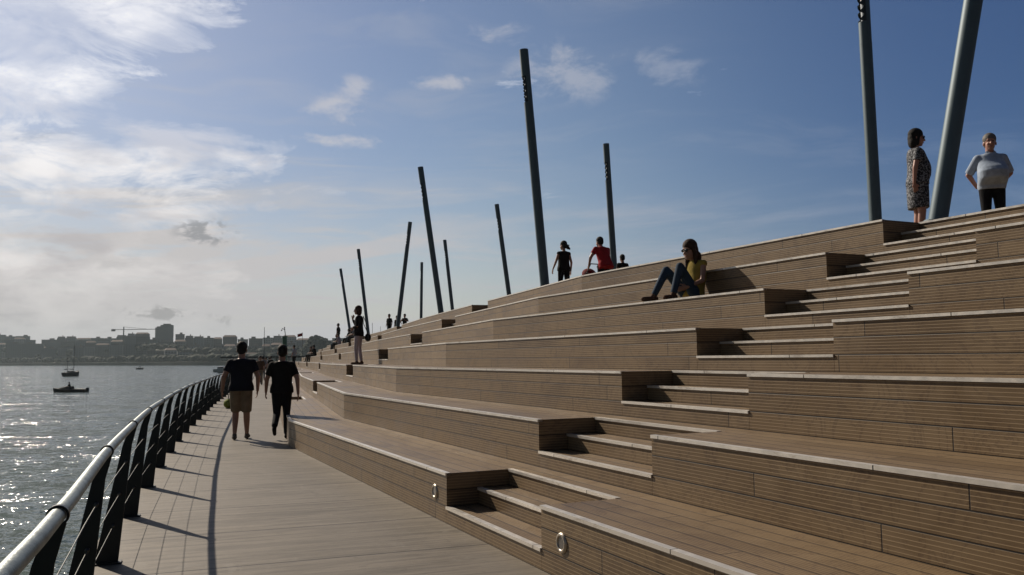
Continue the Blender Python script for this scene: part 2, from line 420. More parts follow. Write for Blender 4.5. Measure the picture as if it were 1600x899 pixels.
YEL = cloth('mustard_cotton', (0.34, 0.25, 0.05)); LILAC = cloth('pale_cotton', (0.42, 0.38, 0.42)); WHITE = cloth('pale_blue_cotton', (0.36, 0.43, 0.53))
GREYC = cloth('grey_cotton', (0.16, 0.17, 0.20)); BROWNC = cloth('brown_cotton', (0.10, 0.055, 0.035)); SHOE = cloth('grey_shoe', (0.13, 0.115, 0.10)); SHOEB = cloth('black_shoe', (0.012, 0.011, 0.010))
GLASS = simple('sunglass', (0.008, 0.008, 0.008), 0.12)
MOUTH = simple('lips', (0.27, 0.10, 0.085), 0.5)
EYEM = simple('eye', (0.03, 0.02, 0.018), 0.2)

def leopard():
    m, t, b = mat('black_white_print')
    co = t.node('ShaderNodeTexCoord').outputs['Object']
    n = t.noise(co, 42, 2, 0.5, 0.8)
    c = t.mix(t.ramp(n, 0.50, 0.57), (0.010, 0.012, 0.018, 1), (0.25, 0.26, 0.28, 1))
    t.put(b.inputs['Base Color'], c); b.inputs['Roughness'].default_value = 0.85
    return m
PRINT = leopard()

# ------------------------------------------------------------------ plan of the terrace (metres)
HH, RUN, HW, L = 0.42826, 0.90369, 0.90612, 16.3715      # tier rise, tier depth, half stair width, segment length
AL0 = 0.436042
TURN = [0.148564, 0.030341, -0.031447, 0.017609, 0.0]
C1, S0 = 2.618215, -6.092248
def dn(a): return Vector((math.sin(a), -math.cos(a), 0)), Vector((math.cos(a), math.sin(a), 0))
SEG = []; KS = []
d_, n_ = dn(AL0); S_ = d_ * S0 + n_ * (C1 + 3 * RUN); SEG.append((S_, d_, n_)); K_ = S_ - d_ * (L / 2); KS.append(K_); a_ = AL0
for tn in TURN:
    a_ -= tn; d_, n_ = dn(a_); SEG.append((K_ - d_ * (L / 2), d_, n_)); K_ = K_ - d_ * L; KS.append(K_)
NSEG = len(SEG)

def pt(m, k, s, z=0.0, dep=0.0):
    S, d, n = SEG[m]; p = S + d * s + n * (RUN * (k - 4) + dep); p.z = z; return p
def kink(m, k, dep=0.0):
    """corner between segment m and m+1 on tier line k; m = -1 is the near end"""
    if m < 0: return pt(0, k, 15.0, 0, dep)
    o = (k - 4) * RUN + dep; n1 = SEG[m][2]; n2 = SEG[m + 1][2] if m + 1 < NSEG else n1
    b = (n1 + n2).normalized(); return KS[m] + b * (o / b.dot(n1))
def along(m, p): return (p - SEG[m][0]).dot(SEG[m][1])
def depth(m, p): return (p - SEG[m][0]).dot(SEG[m][2])

def prism(bm, uvl, m, poly, z0, z1, k, du=0.0):
    """poly: 4 plan points (front-left, front-right, back-right, back-left); UVs follow the boards"""
    lo = [bm.verts.new((p.x, p.y, z0)) for p in poly]; hi = [bm.verts.new((p.x, p.y, z1)) for p in poly]
    def face(vs, fn):
        f = bm.faces.new(vs)
        for l in f.loops: l[uvl].uv = fn(l.vert.co)
    zb = lambda z: z / HH * 3 + 0.0005
    off = m * 37.7 + du
    dd = lambda p: (depth(m, p) - (k - 4) * RUN) / 0.1503 + 100 + k * 7
    face(hi, lambda c: (along(m, c) + off, dd(c)))
    face(lo[::-1], lambda c: (along(m, c) + off, dd(c)))
    for i in range(4):
        j = (i + 1) % 4
        if i % 2 == 0: fn = lambda c: (along(m, c) + off, zb(c.z) + m * 40 + (500 if i == 2 else 0))
        else: fn = lambda c: (depth(m, c) + off + 11, zb(c.z) + 900)
        face([lo[i], lo[j], hi[j], hi[i]], fn)

def strip(bm, uvl, m, a, b, a2, b2, z):
    """nosing along a front edge: a,b front points, a2,b2 4.5 cm behind"""
    n = SEG[m][2]
    poly = [a - n * 0.012, b - n * 0.012, b2, a2]
    lo = [bm.verts.new((p.x, p.y, z - 0.019)) for p in poly]; hi = [bm.verts.new((p.x, p.y, z + 0.004)) for p in poly]
    fs = [hi, lo[::-1]] + [[lo[i], lo[(i + 1) % 4], hi[(i + 1) % 4], hi[i]] for i in range(4)]
    for f in fs:
        ff = bm.faces.new(f)
        for l in ff.loops: l[uvl].uv = (along(m, l.vert.co) + m * 31.3 + z * 7.7, l.vert.co.z + depth(m, l.vert.co))

terr = empty('stepped_terrace', pt(0, 1, 0))
tag(terr, 'long brown stepped timber seating terrace with pale metal nosings beside the promenade', 'terrace')
TINV = Matrix.Translation(-terr.location)
def terr_obj(name, bm, m_, par, z=0):
    bmesh.ops.transform(bm, matrix=TINV, verts=bm.verts)
    return obj(name, bm, m_, par)
G = 0.0025
for k in range(1, 8):
    bm = bmesh.new(); uvl = bm.loops.layers.uv.new('UVMap'); nb = bmesh.new(); nuv = nb.loops.layers.uv.new('UVMap')
    z1 = k * HH; z0 = (k - 1) * HH - (0.03 if k > 1 else 0.6)
    D = RUN + 0.03 if k < 7 else 10.0
    for m in range(NSEG):
        fk = kink(m, k); fkb = kink(m, k, D); nk = kink(m - 1, k); nkb = kink(m - 1, k, D)
        if m == 0: nkb = pt(0, k, 15.0, 0, D)
        # far block and near block on the two sides of the stair
        a = pt(m, k, -HW - G); b = pt(m, k, HW + G)
        prism(bm, uvl, m, [fk, a, pt(m, k, -HW - G, 0, D), fkb], z0, z1, k)
        prism(bm, uvl, m, [b, nk, nkb, pt(m, k, HW + G, 0, D)], z0, z1, k, 3.1)
        e = 0.037
        strip(nb, nuv, m, fk, a, kink(m, k, e), pt(m, k, -HW - G, 0, e), z1)
        strip(nb, nuv, m, b, nk, pt(m, k, HW + G, 0, e), kink(m - 1, k, e) if m else pt(0, k, 15.0, 0, e), z1)
    o = terr_obj('tier', bm, WOOD, terr)
    terr_obj_n = nb
    bmesh.ops.transform(nb, matrix=TINV, verts=nb.verts); obj('nosing', nb, NOSE, o)
for m in range(NSEG):
    bm = bmesh.new(); uvl = bm.loops.layers.uv.new('UVMap'); nb = bmesh.new(); nuv = nb.loops.layers.uv.new('UVMap')
    for k in range(1, 8):
        for i in range(3):
            z1 = (k - 1) * HH + (i + 1) * HH / 3; z0 = z1 - HH / 3 - (0.03 if i or k > 1 else 0.5)
            d0 = i * 0.3; d1 = d0 + 0.33 if not (k == 7 and i == 2) else 10.0
            prism(bm, uvl, m, [pt(m, k, -HW, 0, d0), pt(m, k, HW, 0, d0), pt(m, k, HW, 0, d1), pt(m, k, -HW, 0, d1)], z0, z1, k, 1.3 * i)
            strip(nb, nuv, m, pt(m, k, -HW, 0, d0), pt(m, k, HW, 0, d0), pt(m, k, -HW, 0, d0 + 0.037), pt(m, k, HW, 0, d0 + 0.037), z1)
    o = terr_obj('stair_flight', bm, WOOD, terr)
    bmesh.ops.transform(nb, matrix=TINV, verts=nb.verts); obj('nosing', nb, NOSE, o)

# round recessed lights in the lowest riser, one each side of a stair
lt = None
for m in range(4):
    for sd_, where in ((-1.2, 'far'), (1.2, 'near')):
        S, d, n = SEG[m]
        p = pt(m, 1, sd_, 0.235); p -= n * 0.001
        if lt is None:
            lt = empty('step_light'); bm = bmesh.new()
            for i in range(28):
                pass
            segs = 32; prof = [(0.040, 0.000), (0.042, 0.010), (0.050, 0.014), (0.062, 0.010), (0.066, 0.000)]
            rings = [[bm.verts.new((-h, r * math.cos(2 * math.pi * j / segs), r * math.sin(2 * math.pi * j / segs))) for j in range(segs)] for r, h in prof]
            for A, B in zip(rings, rings[1:]):
                for j in range(segs): bm.faces.new((A[j], A[(j + 1) % segs], B[(j + 1) % segs], B[j]))
            obj('trim_ring', bm, BRONZE, lt, True)
            bm = bmesh.new(); bmesh.ops.create_cone(bm, cap_ends=True, segments=32, radius1=0.040, radius2=0.040, depth=0.004, matrix=Matrix.Translation((-0.004, 0, 0)) @ Matrix.Rotation(R(90), 4, 'Y'))
            obj('lens', bm, LENS, lt)
            o = lt
        else: o = copy_tree(lt)
        o.location = p; o.rotation_euler = (0, 0, math.atan2(n.y, n.x))
        order = ['nearest', 'second', 'third', 'fourth'][m]
        tag(o, 'round metal light in the lowest riser just %s the %s stair' % ('beyond' if where == 'far' else 'in front of', order), 'step light', 'round lights in the lowest riser')

# ------------------------------------------------------------------ railing path
TOP = [(0.9, -3.2), (0.15, -1.3), (-0.64, 0.62), (-1.315, 2.45), (-2.05, 4.30), (-2.80, 6.30), (-3.49, 8.19), (-4.10, 9.97), (-4.73, 11.82), (-5.31, 13.60), (-5.87, 15.31), (-6.55, 17.5), (-8.08, 22.6), (-9.50, 27.3), (-11.4, 34.0)]
dl = (SEG[3][1] * -1)
TOP += [tuple((Vector((-11.4, 34.0, 0)) + dl * t)[:2]) for t in (8, 16, 26, 36, 46, 56, 66, 76, 88, 100)]
def catmull(P, step=0.05):
    P = [Vector((*p, 0)) for p in P]; out = []
    for i in range(1, len(P) - 2):
        a, b, c, d = P[i - 1:i + 3]; n = max(2, int((c - b).length / 0.2))
        for j in range(n):
            t = j / n
            out.append(0.5 * ((2 * b) + (c - a) * t + (2 * a - 5 * b + 4 * c - d) * t * t + (3 * b - a - 3 * c + d) * t ** 3))
    return out
FINE = catmull(TOP)
def walk(path, start, step):
    """points every step metres"""
    out = []; acc = 0.0; nxt = start
    for a, b in zip(path, path[1:]):
        l = (b - a).length
        while acc + l >= nxt:
            t = (nxt - acc) / l; out.append((a.lerp(b, t), (b - a).normalized())); nxt += step
        acc += l
    return out
# arc length at which the post nearest (-2.80, 6.30) stands
acc = 0; best = (9, 0)
for a, b in zip(FINE, FINE[1:]):
    best = min(best, ((b - Vector((-2.80, 6.30, 0))).length, acc)); acc += (b - a).length
PSTEP = 1.93
POSTS = walk(FINE, best[1] % PSTEP + 0.05, PSTEP)
RH = 0.967
rail = empty('railing', (POSTS[4][0].x, POSTS[4][0].y, 0))
tag(rail, 'curving seaside railing of dark steel posts, round tube handrail and three thin cables', 'railing')
RI = Matrix.Translation(-rail.location)
def robj(name, bm, m_, par, sm=False):
    bmesh.ops.transform(bm, matrix=RI, verts=bm.verts); return obj(name, bm, m_, par, sm)
bm = bmesh.new(); tube(bm, [p + Vector((0, 0, RH)) for p in FINE[::3]], 0.024, 16); robj('handrail', bm, TUBE, rail, True)
LEAN = 0.15
def post_frame(p, tdir):
    out_ = Vector((-tdir.y, tdir.x, 0)).normalized()          # to the water (left)
    return out_
proto_post = None
for i, (p, td) in enumerate(POSTS):
    outw = post_frame(p, td)
    rotz = math.atan2(-outw.y, -outw.x)                       # local +x points inland
    if proto_post is None:
        bm = bmesh.new(); th_ = 0.007
        # tapered leaning fin in the local x-z plane; origin under the handrail
        prof = [(-LEAN - 0.078, 0.012), (-LEAN + 0.078, 0.012), (-0.004, RH - 0.14), (0.024, RH - 0.024), (-0.024, RH - 0.024), (-0.064, RH - 0.14)]
        A = [bm.verts.new((x, -th_, z)) for x, z in prof]; B = [bm.verts.new((x, th_, z)) for x, z in prof]
        bm.faces.new(A); bm.faces.new(B[::-1])
        for j in range(6): bm.faces.new((A[j], A[(j + 1) % 6], B[(j + 1) % 6], B[j]))
        proto_post = obj('post', bm, STEEL, rail)
        bm = bmesh.new(); box(bm, -LEAN - 0.10, -LEAN + 0.10, -0.05, 0.05, 0.0, 0.012); obj('base_plate', bm, STEEL, proto_post)
        bm = bmesh.new(); segs = 24
        for (x0, r0) in ((0, 0),):
            pr = [(-0.011, 0.0245), (-0.011, 0.032), (0.011, 0.032), (0.011, 0.0245)]
            rg = [[bm.verts.new((r * math.cos(2 * math.pi * j / segs), y, RH + r * math.sin(2 * math.pi * j / segs))) for j in range(segs)] for y, r in pr]
            for a, b in zip(rg, rg[1:] + rg[:1]):
                for j in range(segs): bm.faces.new((a[j], a[(j + 1) % segs], b[(j + 1) % segs], b[j]))
        obj('collar', bm, RINGM, proto_post, False)
        for f in (0.27, 0.50, 0.73):
            bm = bmesh.new(); z = RH * f; x = -LEAN + LEAN * f
            tube(bm, [(x, -0.030, z), (x, 0.030, z)], 0.012, 10); obj('cable_fitting', bm, CABLE, proto_post, True)
        o = proto_post
    elif i < 34: o = copy_tree(proto_post, rail)
    else: o = proto_post.copy(); C.objects.link(o); o.parent = rail
    o.location = Vector((p.x, p.y, 0)) - rail.location; o.rotation_euler = (0, 0, rotz)
for f in (0.27, 0.50, 0.73):
    x = -LEAN + LEAN * f; bm = bmesh.new()
    tube(bm, [Vector((q.x, q.y, RH * f)) - post_frame(q, t) * x for q, t in walk(FINE, 0.1, 0.6)], 0.0027, 6); robj('cable', bm, CABLE, rail, True)

# ------------------------------------------------------------------ promenade deck
def sheet(name, bm, m_, up_=True):
    o = obj(name, bm, m_)
    if up_:
        for p in o.data.polygons:
            if p.normal.z < -0.01: p.flip()
    return tag(o, kind='structure')
inner = [kink(-1, 1)] + [kink(m, 1) for m in range(NSEG)]
inner = [Vector((p.x, p.y, 0)) for p in inner]; inner.append(inner[-1] + dl * 45)
def hit(p, nrm):
    best = None
    for a, b in zip(inner, inner[1:]):
        e = b - a; den = nrm.x * e.y - nrm.y * e.x
        if abs(den) < 1e-9: continue
        w = a - p; t = (w.x * e.y - w.y * e.x) / den; u = (w.x * nrm.y - w.y * nrm.x) / den
        if -1e-6 <= u <= 1 + 1e-6 and t > 0 and (best is None or t < best): best = t
    return best or 3.0
bm = bmesh.new(); uvl = bm.loops.layers.uv.new('UVMap'); prev = None; s = 0; lastp = None
fas = bmesh.new(); fprev = None
for p, td in walk(FINE, 0.05, 0.7):
    o_ = post_frame(p, td); ed = p + o_ * (LEAN + 0.14); w = hit(p, -o_)
    q = p - o_ * (w + 0.12)
    if lastp is not None: s += (p - lastp).length
    lastp = p
    cur = (bm.verts.new((ed.x, ed.y, 0)), bm.verts.new((q.x, q.y, 0)), s, (ed - q).length)
    fc = (fas.verts.new((ed.x, ed.y, 0)), fas.verts.new((ed.x, ed.y, -0.45)), fas.verts.new(((ed - o_ * 0.5).x, (ed - o_ * 0.5).y, -0.45)), fas.verts.new(((ed - o_ * 0.5).x, (ed - o_ * 0.5).y, -5)))
    if prev:
        f = bm.faces.new((prev[0], cur[0], cur[1], prev[1]))
        for l, (uu, vv) in zip(f.loops, ((prev[2], prev[3]), (cur[2], cur[3]), (cur[2], 0), (prev[2], 0))): l[uvl].uv = (uu, vv)
        for a in range(3): fas.faces.new((fprev[a], fc[a], fc[a + 1], fprev[a + 1]))
    prev = cur; fprev = fc
sheet('promenade_deck', bm, DECK); sheet('quay_wall', fas, CONC)
# quay ground behind and beyond the terrace
bm = bmesh.new()
pl = [pt(0, 7, 15, -0.05, 9.5), kink(0, 7, 9.5), kink(2, 7, 9.5), kink(5, 7, 9.5), kink(5, 1, 0.3), inner[-1], inner[-1] + Vector((120, 20, 0)), Vector((160, -20, 0))]
vs = [bm.verts.new((p.x, p.y, -0.05)) for p in pl]; bm.faces.new(vs)
sheet('quay_ground', bm, CONC)

# ------------------------------------------------------------------ water
bm = bmesh.new(); bmesh.ops.create_grid(bm, x_segments=1, y_segments=1, size=1)
for v in bm.verts: v.co = Vector((-1000 + v.co.x * 2600, 900 + v.co.y * 1400, -2.9))
sheet('sea', bm, WATER)

# ------------------------------------------------------------------ lamp poles on the upper landing
def pole(base, top, seed, label):
    rnd = random.Random(seed)
    b, t = Vector(base), Vector(top); ax = (t - b); Ln = ax.length; az_ = ax.normalized()
    root = empty('lamp_pole', b)
    xa = (Vector((1, 0, 0)) - az_ * az_.x).normalized(); root.rotation_euler = Matrix((xa, az_.cross(xa), az_)).transposed().to_euler()
    tag(root, label, 'lamp pole', 'leaning lamp poles along the terrace top')
    r = 0.108; c0, c1 = Ln - 1.30, Ln - 0.66
    bm = bmesh.new(); tube(bm, [(0, 0, -0.05), (0, 0, c0 - 0.42)], r, 72); tube(bm, [(0, 0, c0 - 0.40), (0, 0, c0)], r * 0.985, 72); tube(bm, [(0, 0, c0 - 0.425), (0, 0, c0 - 0.395)], r * 1.01, 72)
    obj('shaft', bm, POLE, root, False)
    bm = bmesh.new(); tube(bm, [(0, 0, c1), (0, 0, Ln)], r, 72); obj('top_tube', bm, POLE, root)
    # open section: half shell to the right, wavy fretwork to the left over a pale core
    bm = bmesh.new(); n = 14
    ro = [r * 0.99, r * 0.93]
    rings = []
    for z in (c0, c1):
        rings.append([[bm.verts.new((rr * math.cos(a), rr * math.sin(a), z)) for a in [R(-95 + 190 * j / n) for j in range(n + 1)]] for rr in ro])
    for q in range(2):
        for j in range(n): bm.faces.new((rings[0][q][j], rings[0][q][j + 1], rings[1][q][j + 1], rings[1][q][j]))
    for j in (0, n): bm.faces.new((rings[0][0][j], rings[0][1][j], rings[1][1][j], rings[1][0][j]))
    obj('half_shell', bm, POLE, root)
    bm = bmesh.new(); tube(bm, [(0.016, 0, c0), (0.016, 0, c1)], 0.070, 20); obj('lamp_tube', bm, DIFF, root, False)
    for side in (-1, 1):
        bm = bmesh.new(); N = 40; fr = []
        for j in range(N + 1):
            f = j / N; z = c0 + (c1 - c0) * f
            wv = 0.5 + 0.5 * math.sin(f * 2 * math.pi * 4.3 + 0.6 * side + rnd.random() * 0.25)
            a0 = R(side * 92); a1 = R(side * (112 + 42 * wv))
            fr.append([bm.verts.new((rr * math.cos(a), rr * math.sin(a), z)) for a in (a0, (a0 + a1) / 2, a1) for rr in (r * 0.99, r * 0.94)])
        for A, B in zip(fr, fr[1:]):
            for a, b_ in ((0, 2), (2, 4), (4, 5), (5, 3), (3, 1), (1, 0)): bm.faces.new((A[a], A[b_], B[b_], B[a]))
        obj('fretwork', bm, POLED, root)
    bm = bmesh.new(); tube(bm, [(0, 0, -0.06), (0, 0, 0.02)], r * 1.45, 28); obj('base_collar', bm, POLE, root)
    return root
pole((5.16, 10.12, 3.0), (6.38, 10.12, 8.8), 1, 'thick right leaning pole in front of the woman in patterned dress')
pole((6.55, 15.0, 3.0), (6.49, 15.0, 8.8), 2, 'nearly upright tall pole just left of the woman in patterned dress')
pole((0.78, 19.7, 3.0), (0.33, 19.7, 8.8), 3, 'tallest whole pole, leaning left, beside the woman in dark clothes')
pole((3.57, 28.7, 3.0), (3.30, 28.7, 8.8), 4, 'pole rising directly behind the man in the red shirt')
pole((0.04, 40.0, 3.0), (-0.70, 40.0, 8.8), 5, 'thin left leaning pole standing alone left of the tallest pole')
pole((-3.53, 52.0, 3.0), (-4.16, 52.0, 8.8), 6, 'thin short looking pole just right of the thick left leaning middle pole')
pole((-2.68, 32.0, 3.0), (-3.49, 32.0, 8.8), 7, 'strongly left leaning pole of middle size between two thinner ones')
pole((-6.94, 64.0, 3.0), (-6.87, 64.0, 8.8), 8, 'thinnest upright pole between the right leaning and the middle left leaning pole')
pole((-6.13, 45.0, 3.0), (-5.46, 45.0, 8.8), 9, 'only far pole leaning to the right, with three people round its foot')
pole((-9.54, 56.0, 3.0), (-10.26, 56.0, 8.8), 10, 'left leaning pole rising just behind the standing woman in pale trousers')
pole((-12.97, 68.0, 3.0), (-13.89, 68.0, 8.8), 11, 'farthest pole at the left end of the row, above the seated group')

# ------------------------------------------------------------------ people
def figure(label, loc, yaw, J=None, scale=1.0, bulk=1.0, belly=0.0, female=False, vox=0.012,
           top=None, sleeve=0.5, hem=0.0, legs=None, leglen=1.0, shoes=None, hair=HAIRD, hairstyle='short',
           skin=None, glasses=False, group=None, hands=True, face=True, head_yaw=0.0, head_pitch=0.0, skirt=None, bag=None, collar=False):
    """local frame: x right, y forward, z up; 1.75 m tall before scale"""
    P = dict(pel=(0, 0, .95), che=(0, .01, 1.24), neck=(0, -.01, 1.46), head=(0, .02, 1.62),
             shR=(.168, -.01, 1.395), elR=(.235, -.03, 1.13), wrR=(.25, .04, .88), haR=(.25, .06, .79),
             shL=(-.168, -.01, 1.395), elL=(-.235, -.03, 1.13), wrL=(-.25, .04, .88), haL=(-.25, .06, .79),
             hiR=(.09, 0, .90), knR=(.10, .02, .49), anR=(.10, -.02, .085), toR=(.12, .13, .03),
             hiL=(-.09, 0, .90), knL=(-.10, .02, .49), anL=(-.10, -.02, .085), toL=(-.12, .13, .03))
    if J: P.update(J)
    P = {k: Vector(v) * scale for k, v in P.items()}
    sc = scale; bk = bulk; skin = skin or SKIN
    root = empty('person', loc, yaw); tag(root, label, 'person', group)
    hipx = (P['hiR'] - P['hiL']).normalized(); shx = (P['shR'] - P['shL']).normalized()
    shw = (P['shR'] - P['shL']).length / 2
    upv = (P['neck'] - P['pel']).normalized()
    fwd = upv.cross(shx); fwd = fwd if fwd.y * 1 > -9 else -fwd
    fwd = upv.cross(shx).normalized()
    fw_h = upv.cross(hipx).normalized()
    def torso(bm, g, lo=0.0, hi=1.0, flare=0.0):
        spine = [(-.10, .150, .105, 0), (0.0, .165, .115, 0), (.18, .142, .105, .85), (.38, .140 if female else .150, .105, 1.0), (.50, .145 if female else .156, .108, .72), (.60, .150 if female else .160, .106, .38), (.70, .153 if female else .164, .104, .14), (.80, .150 if female else .162, .098, .05), (.91, .125 if female else .150, .088, 0), (1.0, .075, .065, 0)]
        rings = []
        for f, rx, ry, be in spine:
            if f < lo - 1e-6 or f > hi + 1e-6: continue
            q = P['pel'].lerp(P['che'], f / .55) if f < .55 else P['che'].lerp(P['neck'], (f - .55) / .45)
            if f < 0: q = P['pel'] + (P['pel'] - P['che']) / .55 * (-f)
            xa = hipx.lerp(shx, max(0, min(1, f))); ya = fw_h.lerp(fwd, max(0, min(1, f)))
            fl = flare * max(0, 1 - f / 0.5)
            rings.append((q + ya * be * belly * sc * 0.6, xa, ya, (rx * bk + g + fl) * sc + belly * be * .25 * sc, (ry * bk + g + fl) * sc + belly * be * .55 * sc))
        loft(bm, rings)
    cyaw = Euler((head_pitch, 0, head_yaw)).to_matrix()
    hc = P['head']
    hsc = sc * 1.10
    def hp(x, y, z): return hc + cyaw @ (Vector((x, y, z)) * hsc)
    hq = Euler((head_pitch, 0, head_yaw)).to_quaternion()
    # ---- body: one skin
    bm = bmesh.new()
    torso(bm, -0.006)
    capsule(bm, P['neck'] - upv * .04 * sc, hc + Vector((0, -.02, -.04)) * sc, .064 * sc * (0.78 if female else 1), .058 * sc * (0.88 if female else 1))
    ball(bm, hp(0, -.012, .035), Vector((.076, .094, .090)) * hsc, hq); ball(bm, hp(0, .020, -.035), Vector((.060, .068, .080)) * hsc, hq)
    ball(bm, hp(0, .055, -.085), Vector((.030, .028, .024)) * hsc, hq, 10, 8)
    if face:
        capsule(bm, hp(0, .078, .012), hp(0, .104, -.022), .010 * hsc, .015 * hsc, 8)
        for s_ in (-1, 1):
            ball(bm, hp(.078 * s_, -.012, -.012), Vector((.010, .020, .032)) * hsc, hq, 8, 6)
            ball(bm, hp(.032 * s_, .070, -.030), Vector((.022, .018, .020)) * hsc, hq, 8, 6)
        capsule(bm, hp(-.034, .074, .034), hp(.034, .074, .034), .011 * hsc, .011 * hsc, 8)
        capsule(bm, hp(-.018, .082, -.058), hp(.018, .082, -.058), .009 * hsc, .009 * hsc, 8)
    th = .082 if not female else .084
    for s_ in 'RL':
        capsule(bm, P['sh' + s_], P['el' + s_], (.054 if not female else .044) * sc * bk ** .7, (.040 if not female else .034) * sc * bk ** .5)
        capsule(bm, P['el' + s_], P['wr' + s_], (.041 if not female else .035) * sc * bk ** .5, (.027 if not female else .023) * sc)
        capsule(bm, P['hi' + s_], P['kn' + s_], th * sc * bk, .056 * sc * bk ** .6)
        mid = P['kn' + s_].lerp(P['an' + s_], .32)
        capsule(bm, P['kn' + s_], mid, .053 * sc * bk ** .6, .053 * sc * bk ** .5); capsule(bm, mid, P['an' + s_], .053 * sc * bk ** .5, .034 * sc)
        an, to = P['an' + s_], P['to' + s_]
        capsule(bm, an + Vector((0, 0, -.03)) * sc, to + Vector((0, 0, .01)) * sc, .036 * sc, .026 * sc)
        # hand: palm, four fingers, thumb
        wr, ha = P['wr' + s_], P['ha' + s_]; hd = (ha - wr).normalized()
        side = 1 if s_ == 'R' else -1
        fr = hd.cross(Vector((side, 0, 0))); fr = fr.normalized() if fr.length > .1 else Vector((0, 1, 0))
        if fr.y < 0: fr = -fr                      # thumb side
        pn = hd.cross(fr).normalized()
        pn = pn if pn.x * side < 0 else -pn        # palm normal faces the thigh
        if hands:
            rot = Matrix((pn, fr, hd)).transposed().to_quaternion()
            ball(bm, wr + hd * .048 * sc, Vector((.016, .040, .050)) * sc, rot, 12, 8)
            for j, (off, ln) in enumerate(((.030, .072), (.010, .080), (-.010, .075), (-.029, .058))):
                a = wr + hd * .085 * sc + fr * off * sc; b1 = a + (hd * .6 + pn * .12) * ln * sc * .75; b2 = b1 + (hd * .55 + pn * .5) * ln * sc * .55
                capsule(bm, a, b1, .0098 * sc, .009 * sc, 8); capsule(bm, b1, b2, .009 * sc, .0075 * sc, 8)
            a = wr + hd * .03 * sc + fr * .03 * sc; b1 = a + (hd * .6 + fr * .6 + pn * .2) * .04 * sc; b2 = b1 + (hd * .85 + fr * .15 + pn * .3) * .035 * sc
            capsule(bm, a, b1, .013 * sc, .011 * sc, 8); capsule(bm, b1, b2, .011 * sc, .009 * sc, 8)
        else:
            capsule(bm, wr, ha, .026 * sc, .020 * sc)
    body = obj('body', bm, skin, root); bake_remesh(body, vox if not hands else min(vox, .0085), 3)
    # ---- shirt
    def soft(name, bm, m_, v=None, it=6):
        o = obj(name, bm, m_, root); bake_remesh(o, v or max(vox, .012), it); return o
    if top:
        bm = bmesh.new(); torso(bm, .016, lo=-.10 if hem >= 0 else .18, hi=1.0, flare=.012)
        if hem > 0:
            q = P['pel'] - upv * hem * sc
            loft(bm, [(q, hipx, fw_h, (.175 * bk + .02) * sc, (.125 * bk + .02) * sc), (P['pel'] + upv * .02 * sc, hipx, fw_h, (.165 * bk + .022) * sc, (.118 * bk + .022) * sc)])
        
        for s_ in 'RL':
            a = P['sh' + s_]; wsh = (.068 if not female else .057) * sc * bk ** .6; capsule(bm, P['neck'] - upv * .052 * sc, a - upv * .004 * sc, .058 * sc, wsh)
        for s_ in 'RL':
            a, b_ = P['sh' + s_], P['el' + s_]
            if sleeve > 0:
                w0 = (.066 if not female else .054) * sc * bk ** .6
                e = a.lerp(b_, min(1, sleeve)); tube(bm, [a - (b_ - a) * .08, a, e], [w0 * .6, w0, w0 * .98], 14)
                if sleeve > 1: tube(bm, [e - (b_ - a) * .03, e, b_.lerp(P['wr' + s_], sleeve - 1)], [w0 * .5, w0 * .92, .036 * sc], 14)
        soft('shirt', bm, top)
    # ---- trousers / shorts / skirt
    if legs:
        bm = bmesh.new(); torso(bm, .008, lo=-.10, hi=.18)
        for s_ in 'RL':
            hi, kn, an = P['hi' + s_], P['kn' + s_], P['an' + s_]
            wk = (.072 if leglen < .8 else .062) * sc * bk ** .7
            if leglen <= .6: tube(bm, [hi - (kn - hi) * .1, hi, hi.lerp(kn, .5), hi.lerp(kn, leglen * 2 * .88)], [.06 * sc, (th + .012) * sc * bk, (th + .004) * sc * bk, wk * 1.08], 16)
            else:
                capsule(bm, hi, kn, (th + .012) * sc * bk, wk)
                capsule(bm, kn, kn.lerp(an, .9 if leglen >= 1 else leglen), wk, (.046 if female else .058) * sc)
        soft('trousers' if leglen > .6 else 'shorts', bm, legs)
    if skirt:
        bm = bmesh.new(); q = P['pel'] - Vector((0, 0, .41)) * sc
        loft(bm, [(q, hipx, fw_h, .178 * sc, .145 * sc), (P['pel'] - Vector((0, 0, .2)) * sc, hipx, fw_h, .175 * sc * bk, .135 * sc * bk), (P['pel'] + Vector((0, 0, .06)) * sc, hipx, fw_h, .175 * sc * bk, .135 * sc * bk)])
        soft('skirt', bm, skirt)
    if shoes:
        for s_ in 'RL':
            an, to = P['an' + s_], P['to' + s_]; bm = bmesh.new()
            d = (to - an); heel = an - Vector((d.x, d.y, 0)).normalized() * .03 * sc
            toe_up = Vector((0, 0, .008)) * sc
            capsule(bm, heel + (to - an) * .02 - Vector((0, 0, .038)) * sc, to + toe_up, .042 * sc, .034 * sc)
            capsule(bm, an, an - Vector((0, 0, .03)) * sc, .042 * sc, .042 * sc)
            soft('shoe', bm, shoes, .01, 2)
    # ---- hair
    if hair:
        bm = bmesh.new()
        ball(bm, hp(0, -.018, .056), Vector((.088, .100, .092)) * hsc, hq); ball(bm, hp(0, -.050, .005), Vector((.080, .068, .085)) * hsc, hq)
        if hairstyle == 'cap': ball(bm, hp(0, .03, .085), Vector((.07, .06, .03)) * hsc, hq)
        if hairstyle in ('long', 'bob'):
            ball(bm, hp(0, -.045, -.045), Vector((.088, .066, .10)) * hsc, hq)
            for s_ in (-1, 1): capsule(bm, hp(.070 * s_, .005, .03), hp(.078 * s_, -.005, -.09), .026 * hsc, .022 * hsc, 8)
